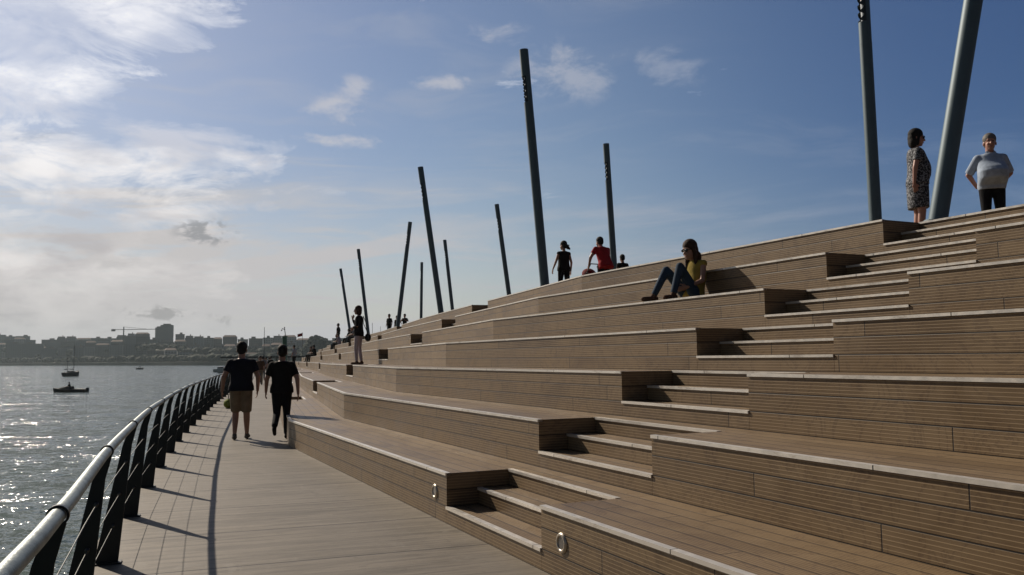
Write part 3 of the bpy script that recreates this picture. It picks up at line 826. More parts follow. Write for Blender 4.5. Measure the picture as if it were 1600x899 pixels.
        if hairstyle == 'long':
            capsule(bm, hp(.03, -.07, -.08), hp(.05, -.045, -.30), .062 * hsc, .035 * hsc); capsule(bm, hp(-.03, -.07, -.08), hp(-.04, -.045, -.28), .062 * hsc, .035 * hsc)
            capsule(bm, hp(-.07, -.01, -.05), hp(-.085, .03, -.27), .03 * hsc, .02 * hsc); capsule(bm, hp(.07, -.01, -.05), hp(.085, .03, -.27), .03 * hsc, .02 * hsc)
        if hairstyle == 'tail':
            rr = random.Random(5)
            for j in range(9):
                a = hp(.0, -.09, .0); b_ = hp(rr.uniform(-.06, .06), rr.uniform(-.22, -.14), rr.uniform(-.12, .02)); capsule(bm, a, b_, .035 * hsc, .014 * hsc, 8)
        o = obj('hair', bm, hair, root); bake_remesh(o, max(vox * .8, .008), 2)
    if glasses:
        bm = bmesh.new()
        for s_ in (-1, 1):
            ball(bm, hp(.031 * s_, .088, .012), Vector((.028, .010, .020)) * hsc, hq, 10, 8)
            tube(bm, [hp(.058 * s_, .080, .016), hp(.084 * s_, -.01, .016)], .004 * hsc, 6)
        tube(bm, [hp(-.03, .092, .016), hp(.03, .092, .016)], .004 * hsc, 6)
        obj('sunglasses', bm, GLASS, root, True)
    elif face:
        for s_ in (-1, 1):
            bm = bmesh.new(); ball(bm, hp(.030 * s_, .080, .010), Vector((.012, .007, .006)) * hsc, hq, 8, 6); obj('eye', bm, EYEM, root, True)
    if face:
        bm = bmesh.new(); ball(bm, hp(0, .088, -.060), Vector((.023, .007, .006)) * hsc, hq, 10, 6); obj('mouth', bm, MOUTH, root, True)
    if collar:
        bm = bmesh.new(); nk = P['neck']
        for s_ in (-1, 1):
            vs = [nk + Vector(v) * sc for v in ((.012 * s_, .078, -.05), (.055 * s_, .075, -.075), (.085 * s_, .03, -.005), (.058 * s_, .045, .035), (.02 * s_, .075, .0))]
            f0 = [bm.verts.new(v) for v in vs]; f1 = [bm.verts.new(v + Vector((0, .007, .003)) * sc) for v in vs]
            bm.faces.new(f0); bm.faces.new(f1[::-1])
            for j in range(5): bm.faces.new((f0[j], f0[(j + 1) % 5], f1[(j + 1) % 5], f1[j]))
        obj('collar', bm, top, root)
    return root

YAW_WALK = R(17)          # facing along the promenade, away from the camera
# two men walking away
figure('man in navy tee shirt and beige shorts walking away along the railing side', (-4.93, 15.40, 0), YAW_WALK,
       dict(knL=(-.09, .10, .50), anL=(-.10, -.01, .09), toL=(-.12, .13, .03), knR=(.10, .05, .49), anR=(.11, .16, .085), toR=(.14, .31, .035),
            elL=(-.30, -.05, 1.13), wrL=(-.33, .02, .88), haL=(-.33, .05, .79), elR=(.29, -.02, 1.13), wrR=(.285, .05, .88), haR=(.28, .08, .79),
            shL=(-.185, -.01, 1.385), shR=(.185, -.01, 1.385)),
       scale=1.0, bulk=1.20, vox=.011, top=NAVY, sleeve=.62, hem=.07, legs=KHAKI, leglen=.56, shoes=SHOE, head_yaw=R(-6))
figure('man in black tee shirt and dark trousers walking away next to the terrace', (-4.22, 15.5, 0), R(10),
       dict(knR=(.09, .06, .48), anR=(.10, .02, .085), toR=(.12, .17, .03), knL=(-.09, .05, .46), anL=(-.10, -.26, .25), toL=(-.10, -.19, .10),
            elL=(-.28, .02, 1.12), wrL=(-.30, .10, .88), haL=(-.31, .14, .79), elR=(.29, -.09, 1.12), wrR=(.31, -.12, .85), haR=(.315, -.13, .76),
            shL=(-.180, -.01, 1.385), shR=(.180, -.01, 1.385)),
       scale=.965, bulk=1.16, vox=.011, top=BLACK, sleeve=.72, hem=.09, legs=DARKT, shoes=SHOEB, head_yaw=R(8))
# woman standing on the third tier, hand to her face
z3 = 3 * HH
pw = pt(1, 3, -1.65, z3, .42)
figure('woman in black jacket and pale trousers on the third tier, hand at her face', pw, R(80),
       dict(elR=(.20, .16, 1.16), wrR=(.08, .24, 1.38), haR=(.03, .16, 1.50), elL=(-.22, -.02, 1.14), wrL=(-.10, .17, 1.10), haL=(.0, .2, 1.12),
            head=(0, .04, 1.62), knL=(-.08, .06, .49), anL=(-.09, .03, .085), toL=(-.10, .18, .03), anR=(.08, -.06, .085), toR=(.09, .09, .03)),
       scale=.965, bulk=.98, female=True, vox=.012, top=BLACK, sleeve=1.85, hem=.10, legs=LILAC, shoes=BROWNC, hair=HAIRB, hairstyle='bob', head_yaw=R(10), glasses=True)
o = empty('shoulder_bag', pw + Vector((.27, -.05, .78))); tag(o, 'small dark shoulder bag hanging behind the woman in pale trousers', 'bag')
bm = bmesh.new(); ball(bm, (0, 0, 0), (.09, .14, .12)); obj('bag_body', bm, SHOEB, o, True)
bm = bmesh.new(); tube(bm, [(0, -.10, .08), (-.04, -.06, .40), (-.14, 0, .62), (-.14, .06, .40), (0, .10, .08)], .010, 8); obj('strap', bm, SHOEB, o, True)
# girl sitting on the fifth tier
z5 = 5 * HH; S, d, n = SEG[0]
ps = pt(0, 5, -3.08, z5, .71)
yaw_out = math.atan2(-n.y, -n.x) - R(90)
figure('young woman in mustard top and jeans sitting on the fifth tier with knees drawn up', ps, yaw_out,
       dict(pel=(0, 0, .11), che=(0, -.07, .36), neck=(0, -.06, .58), head=(0, .035, .715), shR=(.155, -.07, .53), shL=(-.155, -.07, .53),
            elR=(.19, -.02, .29), wrR=(.12, .20, .22), haR=(.06, .27, .20), elL=(-.19, -.02, .29), wrL=(-.13, .19, .20), haL=(-.08, .26, .18),
            hiR=(.09, .03, .10), knR=(.10, .36, .44), anR=(.12, .56, .09), toR=(.13, .72, .035),
            hiL=(-.09, .03, .10), knL=(-.13, .30, .47), anL=(-.20, .47, .09), toL=(-.23, .62, .035)),
       scale=.98, bulk=.93, female=True, vox=.011, top=YEL, sleeve=.0, legs=DENIM, leglen=.92, shoes=BROWNC, hair=HAIRB, hairstyle='long', glasses=True, head_pitch=R(-12), head_yaw=R(8))
Z7 = 7 * HH
# woman in patterned dress, looking right
figure('woman in black and white patterned dress and sunglasses standing behind the thick pole', (5.86, 12.0, Z7), R(-100),
       dict(elR=(.215, -.08, 1.14), wrR=(.20, -.10, .90), haR=(.19, -.08, .81), elL=(-.23, .03, 1.15), wrL=(-.22, .06, .90), haL=(-.21, .09, .81)),
       scale=.955, bulk=1.1, belly=.05, female=True, vox=.011, top=PRINT, sleeve=.62, hem=.05, skirt=PRINT, shoes=BROWNC, hair=HAIRD, hairstyle='bob', skin=SKIN2, glasses=True, head_pitch=R(-4))
figure('heavy grey haired man in pale blue short sleeved shirt at the right edge', (7.22, 12.5, Z7), R(166),
       dict(elR=(.29, -.09, 1.16), wrR=(.15, -.20, .98), haR=(.05, -.22, .95), elL=(-.29, -.09, 1.16), wrL=(-.15, -.20, .98), haL=(-.05, -.22, .95), shL=(-.175, 0, 1.385), shR=(.175, 0, 1.385)),
       scale=.985, bulk=1.04, belly=.16, vox=.011, top=WHITE, sleeve=.95, legs=DARKT, shoes=SHOEB, hair=HAIRG, skin=SKIN2, head_yaw=R(-6), collar=True)
figure('woman in dark sleeveless clothes with loose ponytail standing on the terrace top', (1.44, 23.2, Z7), R(24),
       dict(anL=(-.15, -.02, .085), knL=(-.12, .02, .49), anR=(.14, 0, .085), knR=(.12, .02, .49), elL=(-.26, .0, 1.14), wrL=(-.33, .06, .92), haL=(-.34, .08, .83)),
       scale=.94, bulk=1.08, female=True, vox=.013, top=BLACK, sleeve=.15, hem=.08, legs=DARKT, shoes=SHOEB, hair=HAIRD, hairstyle='tail', head_yaw=R(25))
figure('man in red tee shirt bending slightly over a red pushchair', (2.52, 23.0, Z7), R(32),
       dict(pel=(0, -.08, .95), che=(0, .02, 1.22), neck=(0, .10, 1.42), head=(0, .17, 1.57), shL=(-.20, .08, 1.37), shR=(.20, .08, 1.37),
            elL=(-.36, .10, 1.13), wrL=(-.36, .18, .92), haL=(-.35, .22, .85), elR=(.24, .12, 1.10), wrR=(.16, .28, .95), haR=(.12, .34, .93)),
       scale=1.02, bulk=1.15, vox=.013, top=RED, sleeve=.55, hem=.12, legs=DARKT, shoes=SHOEB)
# pushchair
o = empty('pushchair', (2.18, 23.25, Z7), R(30)); tag(o, 'red hooded pushchair under the hands of the man in red', 'pushchair')
bm = bmesh.new(); ball(bm, (0, .06, .72), (.20, .24, .17), Euler((R(25), 0, 0)).to_quaternion()); obj('hood', bm, DRED, o, True)
bm = bmesh.new(); loft(bm, [((0, .25, .40), (1, 0, 0), (0, 1, 0), .18, .12), ((0, .12, .45), (1, 0, 0), (0, 1, .3), .21, .2), ((0, .0, .7), (1, 0, 0), (0, 1, .5), .2, .1)]); obj('seat', bm, DRED, o)
bm = bmesh.new()
for s_ in (-.2, .2): tube(bm, [(s_, -.30, .98), (s_, .15, .45), (s_, .40, .1)], .012, 8); tube(bm, [(s_, .2, .45), (s_, -.2, .1)], .012, 8)
tube(bm, [(-.2, -.30, .98), (.2, -.30, .98)], .014, 8); obj('frame', bm, STEEL, o)
for x in (-.22, .22):
    for y in (-.2, .4):
        bm = bmesh.new(); tube(bm, [(x - .02, y, .09), (x + .02, y, .09)], .09, 16); obj('wheel', bm, RINGM, o)
figure('small dark haired child beside the man in red, mostly hidden by the terrace edge', (3.22, 24.4, Z7), R(20), scale=.80, vox=.014, top=BLACK, legs=DENIM, shoes=SHOEB)
figure('person of whom only dark hair shows over the terrace edge right of the child', (4.05, 24.8, Z7), R(20), scale=.655, vox=.014, top=GREYC, legs=DENIM, shoes=SHOEB, hands=False)

SIT = dict(pel=(0, -.05, .12), che=(0, -.02, .40), neck=(0, .03, .62), head=(0, .08, .77), shR=(.17, .02, .57), shL=(-.17, .02, .57),
           elR=(.24, .10, .33), wrR=(.16, .30, .30), haR=(.12, .37, .28), elL=(-.24, .10, .33), wrL=(-.16, .30, .30), haL=(-.12, .37, .28),
           hiR=(.09, 0, .10), knR=(.13, .43, .12), anR=(.13, .50, -.34), toR=(.14, .64, -.39), hiL=(-.09, 0, .10), knL=(-.13, .43, .12), anL=(-.13, .50, -.34), toL=(-.14, .64, -.39))
def far_person(label, p, yaw, J=None, top=BLACK, legs=DARKT, sc=1.0, group=None, fem=False, hair=HAIRD, v=.022, **k):
    return figure(label, p, yaw, J, scale=sc, vox=v, top=top, sleeve=.9, legs=legs, shoes=SHOEB, hands=False, face=True, female=fem, hair=hair, group=group, **k)
far_person('dark figure left of the right leaning pole, arms at sides', (-9.05, 62.0, Z7), R(150), sc=1.0)
far_person('dark figure reaching sideways, right behind the right leaning pole', (-8.62, 63.0, Z7), R(150), dict(elL=(-.40, .05, 1.25), wrL=(-.55, .12, 1.1), haL=(-.6, .14, 1.05)), sc=.96)
far_person('dark figure with hands raised to chest right of the right leaning pole', (-7.78, 61.0, Z7), R(160), dict(elR=(.30, .05, 1.2), wrR=(.12, .2, 1.35), haR=(.08, .22, 1.42), elL=(-.30, .05, 1.2), wrL=(-.12, .2, 1.3), haL=(-.08, .22, 1.36)), sc=.97)
far_person('tall dark figure standing on the sixth tier beside the farthest pole', (-13.7, 66.4, 6 * HH), R(75), top=BLACK, sc=.98)
yo = R(75)
def on(m, k, s, dep, z=None): return pt(m, k, s, k * HH if z is None else z, dep)
far_person('person in grey top seated on terrace edge left of the woman in pale trousers', on(3, 7, -7.6, .22), yo, SIT, top=GREYC, legs=DARKT)
far_person('person in dark jacket seated on the terrace edge below the farthest pole', on(3, 7, -8.0 + .0, .22) + Vector((-.25, .9, 0)), yo, SIT, top=BLACK, legs=DENIM, fem=True)
far_person('person seated at the upper edge in brown top among the far group', on(4, 7, 6.6, .22), yo, SIT, top=BROWNC, legs=DARKT)
far_person('person in pale top seated among the far group on the sixth tier', on(4, 6, 5.0, .22), yo, SIT, top=LILAC, legs=DARKT, fem=True, hair=HAIRB)
far_person('person in denim seated lowest of the far group on the sixth tier', on(4, 6, 3.2, .22), yo, SIT, top=DENIM, legs=DENIM)
far_person('hunched person seated on the seventh tier left of the standing tall figure', on(4, 7, 4.0, .22), yo, SIT, top=BLACK, legs=BLACK)
far_person('seated dark figure on the fourth tier, left of a seated pair', on(4, 4, -1.8, .22), yo, SIT, top=BROWNC)
far_person('seated dark figure on the fourth tier, right of a seated pair', on(4, 4, 3.6, .22), yo, SIT, top=BLACK)
far_person('slim man in pale shirt standing on the far lower terrace behind man in black', (-17.05, 66.0, 2 * HH), R(70), top=WHITE, legs=DARKT, sc=1.0)
# walkers far along the promenade
for (x, y, yw, tp, lg, sc_, lb) in ((-14.9, 50, 197, BROWNC, KHAKI, .97, 'far walker in brown top and beige trousers between the two men'),
                                    (-15.7, 52.5, 197, RED, DENIM, .95, 'far walker in red top and jeans between the two men'),
                                    (-18.0, 61, 17, GREYC, DENIM, 1.0, 'far walker in grey top between the two men'),
                                    (-21.3, 73, 197, LILAC, DARKT, .96, 'far walker in pale top near the end of the promenade'),
                                    (-20.0, 70, 17, BLACK, DARKT, 1.02, 'far walker in black near the end of the promenade'),
                                    (-25.3, 88, 17, WHITE, DENIM, 1.0, 'farthest walker in pale blue at the end of the promenade')):
    far_person(lb, (x, y, 0), R(yw), dict(knL=(-.1, .12, .5), anL=(-.1, .16, .085), toL=(-.1, .3, .03), anR=(.1, -.16, .12), toR=(.1, -.05, .04)), top=tp, legs=lg, sc=sc_)
# green bag at the railing foot
o = empty('green_bag', (-8.55, 25.6, 0)); tag(o, 'yellow green cloth bag lying at the foot of the railing', 'bag')
bm = bmesh.new(); ball(bm, (0, 0, .14), (.16, .22, .15)); ball(bm, (.05, .1, .24), (.09, .1, .09)); q = obj('bag_body', bm, cloth('green_cloth', (.20, .24, .04)), o); bake_remesh(q, .02, 2)
bm = bmesh.new(); tube(bm, [(0, -.1, .26), (0, -.04, .42), (0, .06, .42), (0, .12, .28)], .012, 8); obj('handle', bm, SHOEB, o, True)

# ------------------------------------------------------------------ boats
HULLD = simple('dark_hull', (0.014, 0.014, 0.017), 0.8); HULLW = simple('white_hull', (0.33, 0.34, 0.35), 0.35); MASTM = simple('mast_metal', (0.05, 0.05, 0.055), 0.4, 0.4)
SAILC = simple('furled_sail_cover', (0.03, 0.04, 0.07), 0.8)
def hull(bm, Ln, B, H_, sheer=.25):
    st = [(-.5, .72, .9), (-.3, .92, .95), (0, 1, .97), (.25, .82, 1.05), (.42, .42, 1.2), (.5, .04, 1.32)]
    rings = []
    for f, w, hh in st:
        x = f * Ln; wt = B / 2 * w; top = H_ * hh
        rings.append([bm.verts.new(v) for v in ((x, -wt, top), (x, -wt * .92, top * .45), (x * .96, -wt * .55, -.1), (x * .94, 0, -.3), (x * .96, wt * .55, -.1), (x, wt * .92, top * .45), (x, wt, top))])
    for A, B_ in zip(rings, rings[1:]):
        for j in range(6): bm.faces.new((A[j], A[j + 1], B_[j + 1], B_[j]))
        bm.faces.new((A[6], A[0], B_[0], B_[6]))
    bm.faces.new(rings[0]); bm.faces.new(rings[-1][::-1])
def sailboat(loc, yaw, Ln, masts, label, hm=HULLD):
    o = empty('sailing_boat', loc, yaw); tag(o, label, 'boat')
    bm = bmesh.new(); hull(bm, Ln, Ln * .3, Ln * .17); h = obj('hull', bm, hm, o)
    bm = bmesh.new(); z = Ln * .165; loft(bm, [((-Ln * .2, 0, z), (0, 1, 0), (0, 0, 1), Ln * .08, Ln * .05), ((Ln * .0, 0, z), (0, 1, 0), (0, 0, 1), Ln * .085, Ln * .06), ((Ln * .22, 0, z), (0, 1, 0), (0, 0, 1), Ln * .05, Ln * .03)]); obj('cabin', bm, hm, o)
    for x, H_ in masts:
        bm = bmesh.new(); tube(bm, [(x * Ln, 0, z), (x * Ln, 0, z + H_)], [.09, .05], 8); m_ = obj('mast', bm, MASTM, o)
        bm = bmesh.new(); tube(bm, [(x * Ln, 0, z + .9), (x * Ln - H_ * .28, 0, z + .95)], [.13, .10], 8); obj('boom', bm, SAILC, m_)
        bm = bmesh.new(); tube(bm, [(x * Ln, 0, z + H_), (Ln * .48, 0, Ln * .14)], .02, 5); tube(bm, [(x * Ln, 0, z + H_), (-Ln * .48, 0, Ln * .11)], .02, 5); obj('stay', bm, MASTM, m_)
    return o
sailboat((-138, 265, -2.9), R(84), 7.6, ((.14, 8.6), (-.28, 5.6)), 'dark two masted sailing boat moored in the bay beyond the motor boat')
o = empty('motor_boat', (-64.4, 123.4, -2.9), R(174)); tag(o, 'low dark open motor boat with cabin and one person aboard', 'boat')
bm = bmesh.new(); hull(bm, 5.2, 1.7, .48); obj('hull', bm, HULLD, o)
bm = bmesh.new(); loft(bm, [((-.35, 0, .45), (0, 1, 0), (0, 0, 1), .5, .42), ((.5, 0, .45), (0, 1, 0), (0, 0, 1), .5, .44), ((1.5, 0, .5), (0, 1, 0), (0, 0, 1), .3, .15)]); obj('cabin', bm, HULLD, o)
bm = bmesh.new(); box(bm, -2.85, -2.55, -.15, .15, -.1, .65); obj('outboard_motor', bm, RINGM, o)
far_person('person sitting in the dark motor boat', (-64.5, 123.4, -2.35), R(85), SIT, v=.03, top=BLACK)
sailboat((-210, 477, -2.9), R(60), 4.6, ((.1, 4.2),), 'tiny dark boat with short mast far out in front of the opposite shore')
for i, (x, y, yw, ln, lb) in enumerate(((-102, 305, 10, 8, 'white motor yacht moored by the pier left of the walking man, nearest one'), (-113, 330, 5, 7, 'white motor yacht moored behind the nearest white yacht'))):
    o = empty('motor_yacht', (x, y, -2.9), R(yw)); tag(o, lb, 'boat')
    bm = bmesh.new(); hull(bm, ln, ln * .3, 1.3); obj('hull', bm, HULLW, o)
    bm = bmesh.new(); loft(bm, [((-ln * .25, 0, 1.4), (0, 1, 0), (0, 0, 1), 1.2, .8), ((ln * .05, 0, 1.4), (0, 1, 0), (0, 0, 1), 1.2, .9), ((ln * .2, 0, 1.3), (0, 1, 0), (0, 0, 1), .9, .3)], power=4); c_ = obj('cabin', bm, HULLW, o)
    bm = bmesh.new(); box(bm, -ln * .22, ln * .08, -1.25, 1.25, 1.75, 1.98); obj('window_band', bm, RINGM, c_)

# ------------------------------------------------------------------ things beyond the end of the promenade
GREENP = simple('green_paint', (0.02, 0.10, 0.05), 0.5)
o = empty('harbour_beacon', (-29.8, 110.5, 0)); tag(o, 'slim dark green harbour beacon with instruments on top beyond the walking men', 'beacon')
bm = bmesh.new(); tube(bm, [(0, 0, -.05), (0, 0, .5), (0, 0, 4.5)], [.40, .30, .30], 20); obj('tower', bm, GREENP, o)
bm = bmesh.new(); tube(bm, [(0, 0, 4.45), (0, 0, 4.6)], .38, 20); obj('gallery', bm, GREENP, o)
bm = bmesh.new(); tube(bm, [(0.1, 0, 4.6), (-.02, 0, 5.5), (-.05, 0, 5.7)], .05, 8); tube(bm, [(-.02, 0, 5.45), (-.32, 0, 5.6), (-.42, 0, 5.35)], .045, 8); ball(bm, (-.42, 0, 5.35), .09); ball(bm, (-.03, 0, 5.72), .08); obj('instrument_mast', bm, MASTM, o)
def flagpole(loc, h, label, flag=None, r=.05):
    o = empty('flagpole', loc); tag(o, label, 'flagpole')
    bm = bmesh.new(); tube(bm, [(0, 0, -.1), (0, 0, h)], [r, r * .6], 8); obj('pole', bm, MASTM, o)
    if flag:
        bm = bmesh.new(); N = 6
        vs = [[bm.verts.new((-j * .18, .08 * math.sin(j * 1.2), h - .1 - q * .55 - j * .05)) for j in range(N)] for q in (0, 1)]
        for j in range(N - 1): bm.faces.new((vs[0][j], vs[0][j + 1], vs[1][j + 1], vs[1][j]))
        obj('flag', bm, flag, o)
# breakwater with a long low dark canopy
bm = bmesh.new(); box(bm, -66, -20, 205, 245, -5, -.9); sheet('breakwater', bm, CONC)
o = empty('pier_canopy', (-60, 222, -.9)); tag(o, 'long low dark canopy roof on the pier behind the walkers', 'canopy')
bm = bmesh.new(); box(bm, -15, 26, -5, 5, 3.0, 3.45); obj('roof', bm, simple('canopy_dark', (.02, .022, .025), .6), o)
for i in range(10):
    bm = bmesh.new(); x = -4 + i * 3.2; tube(bm, [(x, -4, 0), (x, -4, 3.0)], .12, 8); obj('post', bm, STEEL, o)
flagpole((-62.0, 211, -.9), 10.7, 'bare mast rising between the two walking men', None, .09)
flagpole((-37.8, 152, -.05), 6.5, 'flagpole with small flag just right of the green beacon', RED)
flagpole((-24.9, 150, -.05), 8.0, 'bare thin pole behind the terrace right of the woman in pale trousers', None, .06)
flagpole((-23.6, 151, -.05), 7.4, 'shorter bare thin pole behind the terrace beside a taller one', None, .05)
for v in ():
    pass

# ------------------------------------------------------------------ far shore
def shoreD(px): # distance of the opposite shore by bearing
    P_ = [(-900, 2100), (-400, 1750), (0, 1350), (180, 1050), (340, 830), (520, 760), (900, 720), (1800, 700)]
    for (a, b), (c, d) in zip(P_, P_[1:]):
        if a <= px <= c: return b + (d - b) * (px - a) / (c - a)
    return 700
def skyY(px):  # skyline height of the town seen from the promenade, as an angle above the horizon
    P_ = [(-900, 30), (-200, 40), (0, 43), (55, 43), (62, 28), (70, 36), (120, 39), (180, 39), (215, 44), (243, 46), (275, 44), (300, 38), (335, 36), (360, 37), (400, 34), (420, 38), (450, 37), (480, 33), (520, 33), (800, 30), (1800, 28)]
    for (a, b), (c, d) in zip(P_, P_[1:]):
        if a <= px <= c: return b + (d - b) * (px - a) / (c - a)
    return 28
def far_pt(px, Dd, up_px=0): return Vector(((px - 800) / F_PX * Dd, Dd, EYE + up_px / F_PX * Dd))
LAND = simple('shore_earth', (0.07, 0.075, 0.055), 0.95, 0, .4, .01)
bm = bmesh.new(); prev = None
for px in range(-900, 1801, 60):
    D0 = shoreD(px)
    row = []
    for dd, hz in ((0, -4), (0.5, .8), (60, 1.5), (180, None), (420, None), (900, None)):
        z = hz if hz is not None else EYE + (skyY(px) - (26 if dd == 180 else (16 if dd == 420 else 22))) / F_PX * (D0 + dd)
        q = far_pt(px, D0 + dd); row.append(bm.verts.new((q.x, q.y, max(z, 1.6) if hz is None else z)))
    if prev:
        for j in range(5): bm.faces.new((prev[j], row[j], row[j + 1], prev[j + 1]))
    prev = row
sheet('far_shore', bm, LAND)
def facade(name, wall, win, fh=3.0, fw_=3.2):
    m, t, b = mat(name)
    g = t.node('ShaderNodeTexCoord').outputs['Object']; x, y, z = t.sep(g)
    fz = t.math('FRACT', t.math('DIVIDE', z, fh)); fx = t.math('FRACT', t.math('DIVIDE', t.math('ADD', x, y), fw_))
    a = t.math('MULTIPLY', t.ramp(fz, .30, .34), t.ramp(fz, .80, .76)); c = t.math('MULTIPLY', t.ramp(fx, .25, .3), t.ramp(fx, .75, .7))
    t.put(b.inputs['Base Color'], t.mix(t.math('MULTIPLY', a, c), (*wall, 1), (*win, 1))); b.inputs['Roughness'].default_value = .8
    return m
FAC = [facade('facade_sand', (.13, .14, .15), (.05, .055, .06)), facade('facade_white', (.22, .235, .25), (.06, .065, .07)), facade('facade_brick', (.10, .095, .10), (.05, .05, .055)), facade('facade_grey', (.11, .125, .14), (.05, .055, .06))]
ROOF = simple('roof_grey', (.14, .13, .125), .8); ROOFR = simple('roof_tile', (.13, .075, .055), .85)
rnd = random.Random(11)
AD = ['broad', 'narrow', 'plain', 'tall', 'low', 'boxy', 'stepped', 'slab like']; CO = ['sand coloured', 'whitish', 'brownish', 'grey']
def building(px, Dd, wpx, top_px, ground, row, i, style=None):
    c = far_pt(px, Dd); w = wpx / F_PX * Dd; top = EYE + top_px / F_PX * Dd; dp = rnd.uniform(12, 18)
    k = rnd.randrange(4) if style is None else style
    o = empty('building', (c.x, c.y, ground), math.atan2(-c.x, c.y) * rnd.uniform(.7, 1.1)); h = max(top - ground, 6)
    bm = bmesh.new(); box(bm, -w / 2, w / 2, 0, dp, -6, h); obj('walls', bm, FAC[k], o)
    bm = bmesh.new(); kind = rnd.random()
    if kind < .45:
        box(bm, -w / 2 - .3, w / 2 + .3, -.3, dp + .3, h, h + .5); x0 = rnd.uniform(-.35, .1) * w; box(bm, x0, x0 + w * .3, dp * .3, dp * .7, h + .5, h + 3)
        obj('roof', bm, ROOF, o)
    elif kind < .75:
        loft(bm, [((0, dp / 2, h), (1, 0, 0), (0, 1, 0), w / 2 + .4, dp / 2 + .4), ((0, dp / 2, h + 2.6), (1, 0, 0), (0, 1, 0), w * .38, dp * .12)], 4 * 3, 8); obj('roof', bm, ROOFR, o)
    else:
        box(bm, -w * .42, w * .42, 1.5, dp - 1.5, h, h + 2.8); obj('roof', bm, ROOF, o)
        bm = bmesh.new(); box(bm, w * .1, w * .1 + 1.2, 4, 5.2, h + 2.8, h + 5); obj('chimney', bm, ROOFR, o)
    where = 'waterfront row' if row == 0 else ('middle row of the town' if row == 1 else 'skyline row of the town')
    ORD = 'first second third fourth fifth sixth seventh eighth ninth tenth eleventh twelfth thirteenth fourteenth fifteenth sixteenth seventeenth eighteenth nineteenth twentieth'.split()
    nm_ = ORD[i] if i < 20 else 'twenty ' + ORD[i - 20] if i < 29 else 'thirtieth' if i == 29 else 'thirty ' + ORD[i - 30]
    tag(o, '%s block, %s from the left in the %s' % (CO[k], nm_, where), 'building', 'buildings on the far shore')
for row, (dd, w0, w1, off) in enumerate(((45, 16, 34, -27), (170, 13, 24, -13), (330, 12, 24, -1))):
    px = -14.0; i = 0
    while px < 540:
        w = rnd.uniform(w0, w1)
        if row == 2 and 52 < px + w / 2 < 70: px += 10; continue
        if row == 2 and 236 < px + w / 2 < 276: px += 10; continue
        D0 = shoreD(px) + dd; tpx = skyY(px + w / 2) + (off if px > 225 or row == 2 else (-6 if row == 1 else -14)) + rnd.uniform(-2.6, 1.6)
        gz = {0: 1.4, 1: EYE + (skyY(px) - 28) / F_PX * D0, 2: EYE + (skyY(px) - 20) / F_PX * D0}[row]
        if row == 0: tpx = max(tpx, 9)
        building(px + w / 2, D0 + rnd.uniform(0, 40), w * rnd.uniform(.86, 1.0), tpx, max(gz, 1.2), row, i); px += w; i += 1
# relabel the buildings so each label is its own
names = {}
for px_, w_, t_, lb in ((247, 9, 54, 'lower narrow part of the highest tower block on the town skyline'), (260, 18, 58, 'highest tower block on the town skyline, right of the crane')):
    c = far_pt(px_, 1330); o = empty('tower_block', (c.x, c.y, 20), .3); w = w_ / F_PX * 1330; h = EYE + (t_ - 1) / F_PX * 1330 - 20
    bm = bmesh.new(); box(bm, -w / 2, w / 2, 0, 16, -10, h); obj('walls', bm, FAC[0], o); bm = bmesh.new(); box(bm, -w * .3, w * .3, 3, 12, h, h + 2); obj('roof', bm, ROOF, o)
    tag(o, lb, 'building')
# tower crane
c = far_pt(193, 1180); o = empty('tower_crane', (c.x, c.y, 10), .2); tag(o, 'tower crane with long horizontal arm over the town', 'crane')
zj = EYE + 50 / F_PX * 1180 - 10
bm = bmesh.new(); tube(bm, [(0, 0, -8), (0, 0, zj + 4)], .8, 4); obj('mast', bm, MASTM, o)
bm = bmesh.new(); tube(bm, [(-15, 0, zj), (46, 0, zj + .8)], .42, 4); tube(bm, [(0, 0, zj + 4), (30, 0, zj + 1)], .18, 4); obj('jib', bm, MASTM, o)
bm = bmesh.new(); box(bm, -16, -11, -1, 1, zj - 2.2, zj + .8); obj('counterweight', bm, ROOF, o)
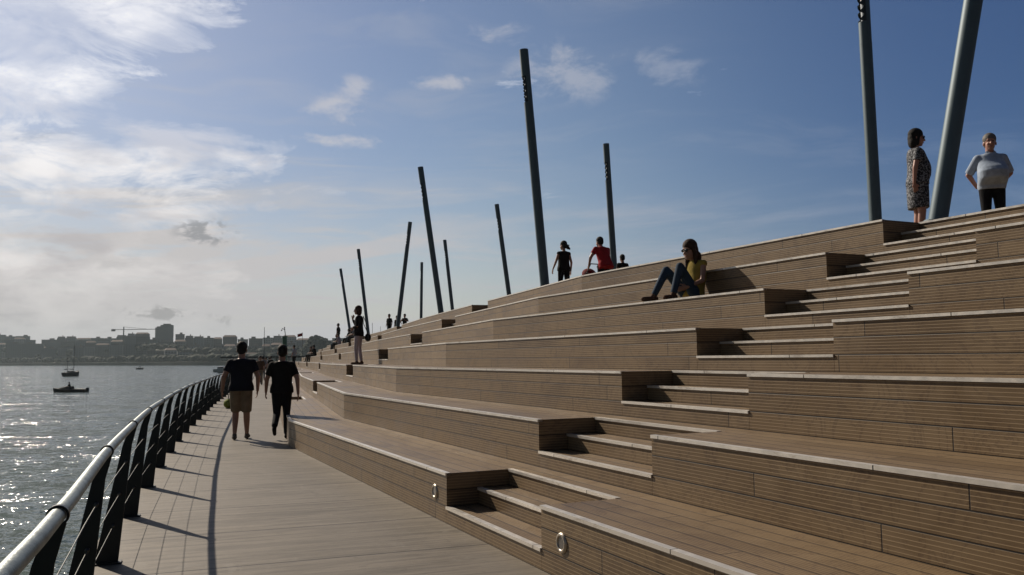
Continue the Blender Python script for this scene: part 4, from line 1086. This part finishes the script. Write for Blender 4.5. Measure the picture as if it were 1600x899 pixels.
# woods between the houses: uncountable
WOODM = simple('far_foliage', (.020, .032, .018), .95, 0, .5, .05)
bm = bmesh.new()
for j in range(1700):
    px = rnd.uniform(-120, 560); dd = rnd.choice((22, 30, 110, 140, 250)); D0 = shoreD(px) + dd
    q = far_pt(px, D0); gz = 1.4 if dd < 60 else EYE + (skyY(px) - 26) / F_PX * D0
    r_ = rnd.uniform(2.2, 5)
    m_ = Matrix.Translation((q.x, q.y, gz + r_ * .7)) @ Matrix.Diagonal((r_ * rnd.uniform(.9, 1.5), r_, r_ * rnd.uniform(.7, 1.2), 1)) @ Euler((rnd.random(), rnd.random(), rnd.random())).to_matrix().to_4x4()
    res = bmesh.ops.create_icosphere(bm, subdivisions=1, radius=1, matrix=m_)
    for v in res['verts']: v.co += Vector((rnd.uniform(-1, 1), rnd.uniform(-1, 1), rnd.uniform(-1, 1))) * r_ * .22
for j in range(420):   # wooded knoll at the right end of the skyline
    px = rnd.uniform(474, 530); D0 = 800 + rnd.uniform(0, 40); q = far_pt(px, D0); hh = 36 * (1 - ((px - 492) / 40) ** 2) if px > 492 else 36 * (1 - ((px - 492) / 22) ** 2)
    r_ = rnd.uniform(1.6, 3.0); m_ = Matrix.Translation((q.x, q.y, EYE + hh / F_PX * D0 * rnd.uniform(.5, 1))) @ Matrix.Diagonal((r_ * 1.3, r_, r_, 1))
    res = bmesh.ops.create_icosphere(bm, subdivisions=2, radius=1, matrix=m_)
    for v in res['verts']: v.co += Vector((rnd.uniform(-1, 1), rnd.uniform(-1, 1), rnd.uniform(-1, 1))) * r_ * .16
tag(obj('far_woods', bm, WOODM), kind='stuff')

# ------------------------------------------------------------------ haze
bm = bmesh.new(); box(bm, -4200, 2200, -700, 3300, -6.5, 130)
m = bpy.data.materials.new('haze_air'); m.use_nodes = True; t = NT(m.node_tree); t.n.clear()
out = t.node('ShaderNodeOutputMaterial'); pv = t.node('ShaderNodeVolumePrincipled')
pv.inputs['Color'].default_value = (.70, .84, .90, 1); pv.inputs['Density'].default_value = 0.00013; pv.inputs['Anisotropy'].default_value = 0.2
t.l.new(pv.outputs[0], out.inputs['Volume'])
tag(obj('haze', bm, m), kind='stuff')
